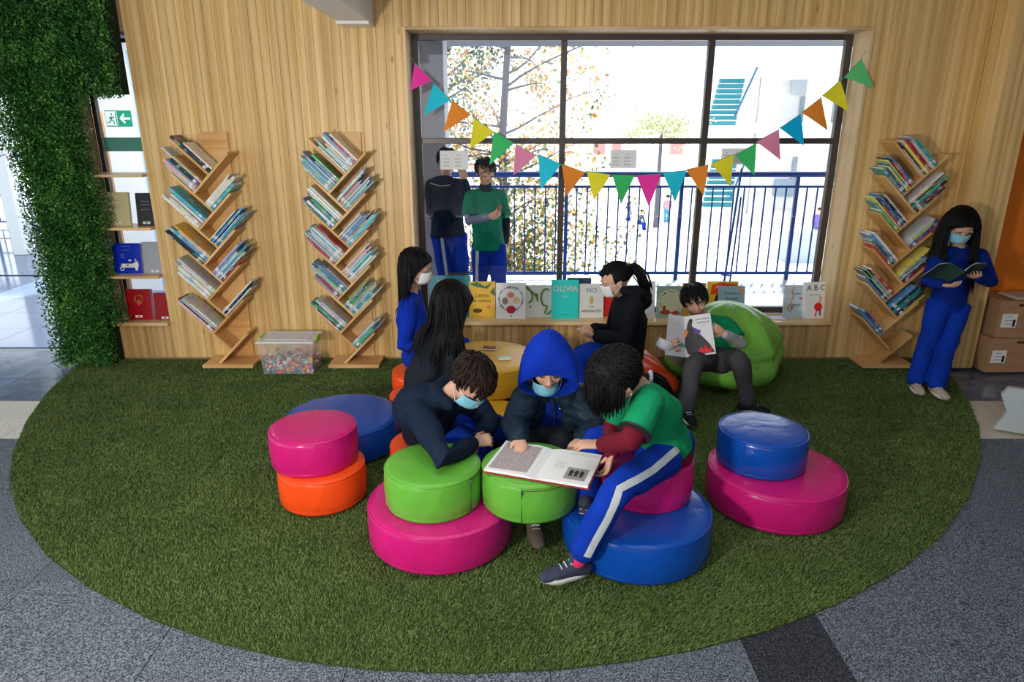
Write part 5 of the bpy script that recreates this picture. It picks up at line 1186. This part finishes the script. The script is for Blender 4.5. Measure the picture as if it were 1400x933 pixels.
# ---- C: ponytail child in black
def child_ponytail():
    n, c, p = at(853, 403, 4.72), at(861, 436, 4.72), at(854, 482, 4.70)
    H = (at(841, 384, 4.70), (-1, -.10, -.36), (-.3, 0, 1), .24)
    arms = [(at(866, 420, 4.57), at(855, 464, 4.50), at(815, 460, 4.52), dict(d=(-.9, .1, .2), nrm=(.2, .7, .6), thumb=1, curl=.5)), (at(850, 412, 4.86), at(836, 455, 4.90), at(812, 449, 4.70), dict(d=(-.9, -.2, -.1), nrm=(0, -.5, .8), thumb=-1, curl=.5))]
    legs = [(at(842, 487, 4.60), at(790, 489, 4.46), V(.47, 4.30, .08)), (at(846, 484, 4.82), at(794, 480, 4.74), V(.50, 4.66, .08))]
    lens('C', arms, legs, n, c, p, H)
    r, M = person('child with ponytail in black hooded jacket and white mask sitting in profile looking at cards', H, n, c, p, arms, legs)
    top(r, 'hooded_jacket', BLACKF, n, c, p, arms, seed=6, w=1.25, sr=1.15, extra=lambda mb: (mb.tube([at(853, 398, 4.60), at(872, 400, 4.62), at(882, 405, 4.72), at(870, 398, 4.84), at(852, 396, 4.86)], [.028, .045, .052, .045, .028], 14, cap='round'), mb.ell(at(880, 412, 4.72), (.06, .08, .06))))
    trousers(r, TRK, p, legs, seed=7)
    shoe(legs[0][2], (-1, -.2, 0), r); shoe(legs[1][2], (-1, 0, 0), r)
    mask(M, MASKW, r); face_parts(M, r, look='mask')
    make_hair('pony', M, r, .3, (), 8, n=260, tail=[at(861, 366, 4.72), at(868, 368, 4.72), at(876, 377, 4.72), at(880, 388, 4.72), at(886, 397, 4.71)])
    for k in range(3):
        o = MB().box((-.03, -.02, 0), (.03, .02, .0012)).obj('playing_card', flat((.66, .68, .68))); q = at(797, 456, 4.60); o.matrix_basis = Matrix.Translation(q+V(-.012+.006*k, 0, .016+.003*k)) @ Matrix.Rotation(.5, 4, 'Y') @ Matrix.Rotation(.4+.15*k, 4, 'Z')
        tag(o, ['lowest white card held by the ponytail child in black', 'middle white card held by the ponytail child in black', 'top white card held by the ponytail child in black'][k], 'card', 'cards held by the ponytail child')
# ---- D: girl in green polo in front
def girl_polo():
    n, c, p = at(872, 532, 2.88), at(896, 562, 2.96), at(911, 612, 3.00)
    H = (at(842, 516, 2.80), (-.62, .16, -.78), (-.62, -.42, .62), .275)
    arms = [(at(888, 550, 2.74), at(862, 603, 2.60), at(822, 609, 2.78), dict(d=(-.95, .3, -.05), nrm=(0, .15, -1), thumb=-1, curl=.35)), (at(853, 538, 3.03), at(838, 586, 3.02), at(836, 622, 2.86), dict(d=(-.25, -.15, -1), nrm=(-1, 0, .2), thumb=1, curl=.5))]
    legs = [(at(908, 628, 2.87), at(842, 668, 2.56), fl(789, 768, .095)), (at(888, 615, 3.10), at(812, 596, 3.14), at(800, 690, 2.84))]
    lens('D', arms, legs, n, c, p, H)
    r, M = person('girl in green polo shirt and striped blue trousers leaning over the big book', H, n, c, p, arms, legs)
    top(r, 'undershirt', MAROON, n, c, p, arms, seed=8, w=.98, hip=p+(p-c).normalized()*.06)
    po = top(r, 'polo_shirt', POLO, n, c, p+(c-p)*.12, [(a[0], a[1], a[2], a[3]) for a in arms], sleeve=.5, seed=9, w=1.13, sr=1.12, wr=.005, hip=p+(c-p)*.10)
    a0 = arms[0]; q = L3(a0[0], a0[1], .80); rel(MB().tube([q-(a0[1]-a0[0]).normalized()*.006, q+(a0[1]-a0[0]).normalized()*.004], .0745, 20).obj('cuff_trim', INK), po)
    t = trousers(r, TRK, p, legs, seed=10, w=1.0, cuff=.004, end=.82)
    stripe_on(t, [L3(legs[0][0], p, .2)+V(0, -.0, .02), L3(legs[0][0], legs[0][1], .5), legs[0][1], L3(legs[0][1], legs[0][2], .5), L3(legs[0][1], legs[0][2], .80)], V(.28, -.80, .50), .032, .075)
    ob = MB().tube([L3(legs[0][1], legs[0][2], .78), legs[0][2]+V(0, 0, .0)], [.040, .038], 14, cap='round').obj('sock', flat((.75, .03, .12), .9), None, True); world_child(ob, r)
    SNK = cloth('sneaker_dark_purple', (.045, .05, .085), .6)
    shoe(legs[0][2], (-1, -.32, 0), r, SNK, 1.12, mat('sneaker_sole', (.62, .60, .57), .6)); shoe(legs[1][2], (-.25, -.75, -.5), r, SNK, 1.0, mat('sneaker_sole'), up=V(-.1, -.5, .85).normalized())
    mask(M, MASKB, r); face_parts(M, r, look='mask')
    make_hair('pony', M, r, .3, (), 12, m=HAIR, n=520, tw=.55, tail=[at(883, 517, 2.93), at(893, 516, 2.97), at(905, 524, 3.03), at(912, 536, 3.10), at(922, 552, 3.16), at(928, 566, 3.18)])
    cu = MB(); rs_ = random.Random(5); St = []
    for i in range(620):
        a_ = rs_.uniform(-.15, PI+.15); St.append(Vector((.39*math.cos(a_), -.07+.46*math.sin(a_), rs_.uniform(.12, .42)*(1 if math.sin(a_) > .3 else .8))))
    St = [Vector((p_.x*math.sqrt(max(.05, 1-((p_.z-.13)/.44)**2)), -.07+(p_.y+.07)*math.sqrt(max(.05, 1-((p_.z-.13)/.44)**2)), p_.z)) for p_ in St]
    strands(cu, M, St, .105, (), rs_, .0032, steps=7, face=False); world_child(cu.obj('fringe', HAIR, None, True), r)
    ti = MB(); q = at(888, 515, 2.94)
    for k in range(10): a_ = k*2*PI/10; ti.ell(q+V(.004, math.cos(a_)*.02, math.sin(a_)*.02), (.010, .010, .010), nu=8, nv=6)
    world_child(ti.obj('hair_tie', STRIPE, None, True), r)
# ---- E: child in blue hood
def puff(co, no):
    z = co[:, 2]; w = np.abs(np.sin((z+.15*co[:, 0])*58))**.5; x = co[:, 0]*11; f = np.sin(x*2.1+np.sin(z*17)*1.5)*.25
    return co+no*((w*.012+f*.006)[:, None])
def child_hood():
    n, c, p = at(752, 524, 3.44), at(756, 556, 3.49), V(.20, 3.53, .285)
    H = (at(750, 500, 3.33), (-.02, -.90, -.36), (0, -.4, .9), .24)
    arms = [(at(722, 541, 3.40), at(703, 582, 3.24), at(711, 598, 3.08), dict(d=(.05, -.85, -.35), nrm=(0, .2, -1), thumb=-1, curl=.3, point=True)), (at(788, 543, 3.44), at(812, 585, 3.32), at(795, 600, 3.18), dict(d=(-.5, -.8, -.1), nrm=(0, 0, -1), thumb=1, curl=.5))]
    legs = [(V(.10, 3.48, .29), V(.06, 3.26, .31), V(.105, 3.0, .085)), (V(.28, 3.48, .29), V(.24, 3.26, .31), V(.14, 3.14, .085))]
    lens('E', arms, legs, n, c, p, H)
    r, M = person('child in bright blue hood and dark puffer jacket pointing at the open book', H, n, c, p, arms, legs)
    top(r, 'blue_sweater', ROYAL2, n, c+V(0, -.02, 0), p, arms, seed=11, w=.93, sr=.8)
    # open puffer jacket: back and two fronts
    mb = MB(); nn = L3(c, n, .8)
    mb.tube([p+V(0, .02, -.02), p+V(0, .03, .05), c+V(0, .035, 0), nn+V(0, .03, 0)], [(.155, .10), (.155, .11), (.165, .11), (.11, .07)], 18, side=V(1, 0, 0), cap='round')
    for s, a_ in ((-1, arms[0]), (1, arms[1])):
        mb.tube([p+V(s*.115, -.07, -.02), p+V(s*.11, -.09, .08), c+V(s*.105, -.085, 0), nn+V(s*.075, -.06, .0), nn+V(s*.055, .0, .045)], [.045, .052, .052, .042, .032], 14, cap='round')
        mb.tube([nn+V(s*.03, 0, -.02), a_[0]], [.07, .072], 12, cap='round'); mb.tube([a_[0], L3(a_[0], a_[1], .5), a_[1], L3(a_[1], a_[2], .5), L3(a_[1], a_[2], .88)], [.074, .070, .062, .054, .042], 16, cap='round')
    o = solid(mb, 'puffer_jacket', PUFF, .0075, 2, .5, puff); link(o); world_child(o, r)
    bt = MB()
    for q in (at(771, 541, 3.30), at(766, 562, 3.33)): bt.ell(q+V(0, .03, 0), (.008, .008, .008), nu=10, nv=6)
    rel(bt.obj('snap_button', STEEL, None, True), o)
    zp = MB().tube([c+V(0, -.125, -.08), c+V(-.0, -.125, .02), n+V(0, -.085, -.02)], .004, 6).obj('zip', INK); world_child(zp, r)
    trousers(r, GREYT2, p, legs, seed=12, w=.95)
    shoe(legs[0][2]+V(0, -.06, 0), (.15, -1, 0), r, cloth('shoe_taupe', (.11, .085, .07)), 1.1, mat('sole_dark', (.08, .07, .06), .7)); shoe(legs[1][2], (0, -1, 0), r)
    # hood
    mb = MB(); vs = []; fs = []; NU = 28
    prof = [(.44, .64, .10, -.62), (.42, .66, .24, -.64), (.34, .66, .44, -.68), (.14, .64, .64, -.72), (-.14, .60, .78, -.72), (-.40, .52, .74, -.66), (-.60, .36, .50, -.5), (-.70, .14, .16, -.3)]
    for lay, sc in ((0, 1.0), (1, .955)):
        for (y, rx, zt_, zb_) in prof:
            zc = (zt_+zb_)/2; rz = (zt_-zb_)/2
            for j in range(NU):
                a_ = 2*PI*j/NU; cx = math.cos(a_); sz = math.sin(a_); pk = (1-.30*max(0, sz)**2) if sz > 0 else 1
                wv = 1+.02*math.sin(a_*5+y*6); yy_ = y-.10*max(0, -sz)-.03*abs(cx)*(y > .4)
                vs.append(M @ Vector((cx*rx*sc*pk*wv, yy_ if lay == 0 else yy_-.01, zc+sz*rz*sc)))
    R_ = len(prof)
    for lay in (0, 1):
        for i in range(R_-1):
            for j in range(NU):
                q = (j+1) % NU; b = lay*R_*NU; f = (b+i*NU+j, b+i*NU+q, b+(i+1)*NU+q, b+(i+1)*NU+j); fs.append(f if lay == 0 else f[::-1])
        b = lay*R_*NU+(R_-1)*NU; fs.append(tuple(b+j for j in range(NU)) if lay == 0 else tuple(b+j for j in reversed(range(NU))))
    for j in range(NU): q = (j+1) % NU; fs.append((j, R_*NU+j, R_*NU+q, q))
    ho = world_child(mb.add(vs, fs).obj('hood', ROYAL, None, True), r); sb = ho.modifiers.new('subd', 'SUBSURF'); sb.levels = 2; sb.render_levels = 2
    sm = MB().tube([M @ Vector((.012*math.sin(y*9), y-.02, zt_+.005)) for (y, rx, zt_, zb_) in prof[1:-1]], .003, 5).obj('hood_seam', mat('seam_blue', (.003, .02, .22), .8)); rel(sm, ho)
    face_parts(M, r, look='down'); mask(M @ Matrix.Translation((.05, -.10, -.32)) @ Matrix.Scale(.95, 4), MASKB, r)
    cap = MB(); cap_hair(cap, M); world_child(cap.obj('hair', HAIR, None, True), r)
GREYT2 = cloth('dark_grey_trousers', (.022, .026, .030))
# ---- F: boy in dark fleece with turquoise mask
def boy_fleece():
    n, c, p = at(615, 540, 3.22), at(588, 568, 3.36), V(-.475, 3.56, .285)
    H = (at(645, 522, 3.12), (.38, -.55, -.78), (.55, -.45, .55), .245)
    arms = [(at(572, 562, 3.14), fl(606, 628, .465), at(648, 606, 3.10), dict(d=(.9, .35, .1), nrm=(0, .6, -.6), thumb=1, curl=.7)), (at(648, 553, 3.40), at(672, 575, 3.36), at(652, 604, 3.20), dict(d=(-.4, -.5, -.6), nrm=(-.5, .3, -.5), thumb=-1, curl=.6))]
    legs = [(V(-.42, 3.50, .29), at(660, 618, 3.32), V(-.16, 3.55, .085)), (V(-.40, 3.66, .29), at(680, 582, 3.44), V(-.06, 3.62, .085))]
    lens('F', arms, legs, n, c, p, H)
    r, M = person('boy in dark navy fleece and turquoise mask leaning his elbow on the green stool', H, n, c, p, arms, legs)
    fl2 = top(r, 'fleece_jacket', NAVY, n, c, p, arms, seed=13, w=1.15, sr=1.15, wr=.006, extra=lambda mb: (mb.tube([n+V(.0, -.09, -.02), n+V(-.055, -.06, .01), n+V(-.075, .0, .03), n+V(-.04, .07, .04), n+V(.04, .10, .02)], [.030, .038, .042, .040, .03], 12, cap='round'), mb.ell(c+V(-.03, .03, .02), (.18, .15, .15))))
    trousers(r, TRK, p, legs, seed=14, w=1.05)
    for l in legs: shoe(l[2], (.5, -.8, 0), r)
    mask(M, MASKB, r); face_parts(M, r, look='mask')
    make_hair('short', M, r, .58, (), 15, m=HAIRB, n=420)
# ---- G: long-haired girl from behind
def girl_back():
    n, c, p = at(611, 444, 4.30), at(604, 474, 4.29), V(-.58, 4.30, .29)
    H = (at(618, 415, 4.29), (.74, .52, -.42), (.3, .2, 1), .27)
    arms = [(n+V(-.09, .13, -.07), n+V(-.05, .22, -.26), n+V(.14, .22, -.30), None), (n+V(.05, -.14, -.06), n+V(.03, -.20, -.28), n+V(.20, -.10, -.33), dict(d=(.9, .3, 0), nrm=(0, 0, -1), thumb=1, curl=.5))]
    legs = [(p+V(-.02, .09, 0), V(-.50, 4.08, .30), V(-.50, 4.02, .085)), (p+V(.05, -.08, 0), V(-.44, 3.98, .30), V(-.52, 3.80, .085))]
    lens('G', arms, legs, n, c, p, H)
    r, M = person('girl with very long black hair in a black padded jacket seen from behind', H, n, c, p, arms, legs)
    top(r, 'padded_jacket', PUFFB, n, c, p, arms, seed=16, w=1.32, sr=1.3, wr=.006, hip=p+V(0, 0, -.06))
    trousers(r, BLACKF, p, legs, seed=17)
    for l in legs: shoe(l[2], (.3, -.9, 0), r)
    face_parts(M, r, look='down')
    coll = [(n, .13), (c, .19), (arms[0][0], .10), (arms[1][0], .10), (p, .19), (L3(c, p, .5), .19)]
    make_hair('long', M, r, .50, coll, 18, n=850, part=.02, r0=.0058, clump=1.0)
PUFFB = cloth('black_nylon', (.008, .012, .018), rough=.5, sheen=0)
# ---- H: girl in blue sweater, profile
def girl_blue():
    n, c, p = at(563, 400, 4.82), at(563, 435, 4.81), V(-.675, 4.78, .30)
    H = (at(569, 366, 4.80), (.97, -.12, -.33), (.2, 0, 1), .25)
    arms = [(n+V(-.01, -.14, -.06), at(553, 472, 4.62), at(592, 484, 4.60), dict(d=(1, .1, 0), nrm=(0, 0, -1), thumb=1, curl=.4)), (n+V(-.01, .14, -.06), n+V(.02, .18, -.26), n+V(.18, .14, -.30), dict(d=(1, 0, 0), nrm=(0, 0, -1), thumb=-1, curl=.4))]
    legs = [(p+V(.02, -.08, 0), V(-.38, 4.60, .31), V(-.44, 4.56, .085)), (p+V(.02, .08, 0), V(-.36, 4.98, .33), V(-.42, 5.0, .085))]
    lens('H', arms, legs, n, c, p, H)
    r, M = person('girl in bright blue sweater and white mask sitting in profile by the middle bookcase', H, n, c, p, arms, legs)
    top(r, 'sweater', ROYAL, n, c, p, arms, seed=19, w=1.18, sr=1.15)
    trousers(r, TRK, p, legs, seed=20)
    for l in legs: shoe(l[2], (1, 0, 0), r)
    mask(M, MASKW, r); face_parts(M, r, look='mask')
    coll = [(n, .085), (c, .135), (arms[0][0], .075), (arms[1][0], .075)]
    make_hair('long', M, r, .38, coll, 21, n=520, part=0, r0=.0048)
# ---- I, J: outside, behind the glass
def boy_outside():
    n, c, p = at(664, 259, 6.50), at(664, 288, 6.50), at(668, 332, 6.50)
    H = (at(664, 235, 6.45), (.30, -.93, -.16), (0, 0, 1), .225)
    arms = [(at(644, 268, 6.46), at(640, 302, 6.34), at(668, 297, 6.22), dict(d=(.9, -.1, .35), nrm=(-.1, .8, .3), thumb=-1, curl=.6)), (at(683, 267, 6.60), at(692, 302, 6.68), at(691, 332, 6.64), dict(d=(.05, -.1, -1), nrm=(-1, 0, 0), thumb=1, curl=.5))]
    X = p.x
    legs = [(p+V(-.07, -.01, -.03), V(X-.09, 6.44, .44), V(X-.24, 6.52, .10)), (p+V(.08, .0, -.03), V(X+.10, 6.40, .44), V(X+.05, 6.36, .09))]
    lens('I', arms, legs, n, c, p, H)
    r, M = person('boy with glasses in green polo shirt looking in through the window', H, n, c, p, arms, legs, k=1.05)
    top(r, 'polo_shirt', POLO2, n, c, p, arms, sleeve=.5, seed=22, w=1.12, k=1.05, hip=p+V(0, 0, -.06))
    for k_, m_ in ((0, GSLV), (1, NAVY)):
        a_ = arms[k_]; ob = solid(MB().tube([L3(a_[0], a_[1], .7), a_[1], L3(a_[1], a_[2], .93)], [.046, .043, .036], 14, cap='round'), 'sleeve', m_, .008, 2, .5); link(ob); world_child(ob, r)
    world_child(MB().tube([n+V(0, -.01, -.01), n+V(0, -.0, .045)], [.062, .055], 16, cap='round').obj('collar', NAVY, None, True), r)
    t = trousers(r, TRK, p, legs, seed=23, k=1.05)
    stripe_on(t, [legs[0][0], legs[0][1], L3(legs[0][1], legs[0][2], .85)], V(-.35, -.9, 0), .03, .07)
    for l in legs: shoe(l[2], (.7, -.7, 0), r)
    face_parts(M, r, glasses=True, look='open'); make_hair('short', M, r, .42, (), 24, n=260)
    ob = MB().ell(at(683, 284, 6.2), (.018, .018, .018), nu=12, nv=8).tube([at(683, 284, 6.2), at(679, 295, 6.2)], .004, 5).obj('lollipop', flat((.5, .03, .04), .3), None, True); tag(ob, 'small red lollipop in the hand of the boy outside', 'sweet')
def boy_back_outside():
    n, c, p = at(609, 246, 6.78), at(610, 272, 6.76), at(612, 318, 6.72)
    H = (at(612, 221, 6.80), (.15, .97, -.12), (0, 0, 1), .235)
    arms = [(at(632, 254, 6.72), at(640, 276, 6.58), at(634, 247, 6.44), dict(d=(-.15, -.1, 1), nrm=(-.2, -1, 0), thumb=1, curl=.4)), (at(590, 254, 6.78), at(590, 288, 6.72), at(603, 310, 6.60), None)]
    X = p.x
    legs = [(p+V(.09, 0, -.03), V(X+.13, 6.74, .42), V(X+.12, 6.85, .09)), (p+V(-.07, 0, -.03), V(X-.02, 6.70, .43), V(X-.20, 6.78, .09))]
    lens('J', arms, legs, n, c, p, H)
    r, M = person('child in navy hooded jacket seen from behind outside the left pane, one hand raised', H, n, c, p, arms, legs, k=1.05)
    jk = top(r, 'hooded_jacket', NAVY, n, c, p, arms, seed=25, w=1.2, sr=1.1, k=1.05, extra=lambda mb: mb.ell(n+V(-.01, -.09, -.03), (.14, .07, .08)))
    rel(MB().tube([n+V(-.13, -.145, -.02), n+V(-.03, -.17, -.045), n+V(.06, -.16, -.035)], .005, 5).obj('hood_piping', STRIPE), jk)
    rel(MB().tube([p+V(-.15, -.0, .01), p+V(-.08, -.115, .0), p+V(.05, -.125, .0), p+V(.15, -.02, .02)], .008, 6).obj('hem_piping', flat((.25, .3, .2))), jk)
    t = trousers(r, TRK, p, legs, seed=26, k=1.05, w=1.08)
    stripe_on(t, [legs[1][0], legs[1][1], L3(legs[1][1], legs[1][2], .85)], V(.2, -1, 0), .03, .075)
    for l in legs: shoe(l[2], (-.4, .8, 0), r)
    face_parts(M, r, look='open'); make_hair('short', M, r, .42, (), 27, n=220)
def far_child(px, py, ht, face, shirt, trou, label, seed, sit=False):
    b = fl(px, py, YZ); k = ht/1.37; f = Vector((math.cos(face), math.sin(face), 0)); s = Vector((f.y, -f.x, 0)); Z = lambda z: Vector((0, 0, z*k))
    hz = .34 if sit else .62
    p = b+Z(hz); c = p+Z(.20)+f*.02; n = p+Z(.42)+f*(.10 if sit else 0); H = (n+Z(.15)+f*.03, f-Vector((0, 0, .3)), (0, 0, 1), .23*k)
    arms = [(n+s*e*.15*k-Z(.06), n+s*e*.19*k-Z(.26)+f*.03, n+s*e*.15*k-Z(.40)+f*.12, None) for e in (-1, 1)]
    legs = [(p+s*e*.08*k, p+s*e*.09*k+(f*.30*k if sit else Z(-.28)+f*.05*e), b+s*e*.09*k+Z(.08)+(f*.30*k if sit else f*.10*e)) for e in (-1, 1)]
    r, M = person(label, H, n, c, p, arms, legs, group='children down in the yard', k=k, coarse=2.2)
    top(r, 'shirt', shirt, n, c, p, arms, k=k, coarse=1.8); trousers(r, trou, p, legs, k=k, coarse=1.8)
    cap = MB(); cap_hair(cap, M); world_child(cap.obj('hair', HAIR, None, True), r)
    for l in legs: world_child(MB().ell(l[2]+f*.04+Vector((0, 0, -.03)), (.06*k, .06*k, .045*k), nu=10, nv=6).obj('shoe', SHOE, None, True), r)
girl_standing(); boy_beanbag(); child_ponytail(); girl_polo(); child_hood(); boy_fleece(); girl_back(); girl_blue(); boy_outside(); boy_back_outside()
far_child(859, 302, 1.2, 2.6, cloth('dark_shirt', (.05, .07, .12)), TRK, 'small child in dark clothes standing in the yard, leftmost of the distant children', 31)
far_child(873, 314, 1.15, 5.6, cloth('dark_shirt'), TRK, 'distant child in dark clothes sitting in the yard', 32, True)
far_child(911, 304, 1.3, 1.6, cloth('dusty_pink_shirt', (.45, .30, .34)), cloth('bright_blue_shorts', (.05, .30, .6)), 'distant child in dusty pink top and blue shorts in the yard', 33)
far_child(1115, 330, 1.35, 4.2, cloth('violet_shirt', (.16, .12, .42)), cloth('slate_trousers', (.10, .14, .3)), 'distant child in violet top at the right end of the yard', 34)
# ---- the big open book on the green stools
def big_book():
    z = .418; C = fl(731, 654, z); T_ = fl(750, 611.5, z); R_ = fl(806, 667, z); Lf = fl(657, 642, z); d = (T_-C); Hh = d.length; W = (R_-C).length
    C = Vector((C.x, C.y, .4085)); r = (R_-Lf); r.z = 0
    o = foldbook('big_book', C, r, d, (0, 0, 1), .245, Hh*.97, .013, WHITE, WHITE, flat((.34, .02, .03), .4), 'large open book with red covers lying on the right green stool', 0, 0, cat='book')
    r = r.normalized(); d = d.normalized(); d = (d-r*d.dot(r)).normalized()
    def pageart(name, pts, m, h=.0158, par=o):
        vs = [C+r*(.245*u)+d*(Hh*.97*v)+V(0, 0, h) for u, v in pts]; n_ = len(vs); vs += [v+V(0, 0, .0003) for v in vs]
        q = MB().add(vs, [tuple(range(n_-1, -1, -1)), tuple(range(n_, 2*n_))]+[(i, (i+1) % n_, n_+(i+1) % n_, n_+i) for i in range(n_)]).obj(name, m); world_child(q, par); return q
    OLD = mat('old_document', (.46, .40, .40), .8); g = G(OLD); nz = g.n('ShaderNodeTexNoise', i_Vector=g.coords((40, 260, 1)), i_Scale=2.0, i_Detail=3.0); g.base(g.ramp(nz.outputs[0], [(.42, (.26, .20, .21)), (.52, (.50, .44, .44))]))
    pageart('document_picture', [(-.94, .06), (-.55, .07), (-.55, .93), (-.94, .93)], OLD); pageart('document_picture', [(-.54, .07), (-.20, .08), (-.20, .93), (-.54, .93)], OLD)
    pageart('photo_print', [(.50, .10), (.90, .10), (.90, .45), (.50, .45)], flat((.33, .31, .29)))
    for u in (.60, .70, .80):
        pageart('figure_print', [(u-.035, .2), (u-.03, .26), (u-.045, .32), (u-.02, .38), (u+.02, .38), (u+.04, .31), (u+.028, .25), (u+.035, .2), (u+.01, .18), (u, .23), (u-.012, .18)], INK, .0162)
    for k in range(7): pageart('text_line', [(.22, .58-.035*k), (.44, .58-.035*k), (.44, .573-.035*k), (.22, .573-.035*k)], flat((.55, .55, .55)))
    for k in range(3): pageart('text_line', [(.38, .93-.03*k), (.92, .93-.03*k), (.92, .925-.03*k), (.38, .925-.03*k)], flat((.5, .5, .5)))
big_book()
# ---- cards on the yellow stool
def deck(px, py, c1, c2, label, rz, sc=1):
    q = fl(px, py, .408); o = empty('card_deck', q, label, 'cards', 'card piles on the yellow stool'); o.rotation_euler.z = rz
    MB().box((-.045*sc, -.03*sc, 0), (.045*sc, .03*sc, .009)).obj('card_stack', WHITE, o)
    MB().box((-.044*sc, -.029*sc, .009), (.040*sc, .027*sc, .011)).obj('top_card', flat(c1, .3), o)
    MB().box((-.02*sc, -.018*sc, .0111), (.03*sc, .020*sc, .0118)).obj('card_print', flat(c2, .3), o)
deck(670, 477, (.04, .03, .04), (.55, .03, .04), 'pile of cards with a black and red top on the yellow stool', -.2, 1.1)
deck(690, 490.5, (.45, .55, .50), (.55, .66, .60), 'pile of pale green cards on the yellow stool', .15, .95)
bpy.data.scenes.remove(TS)
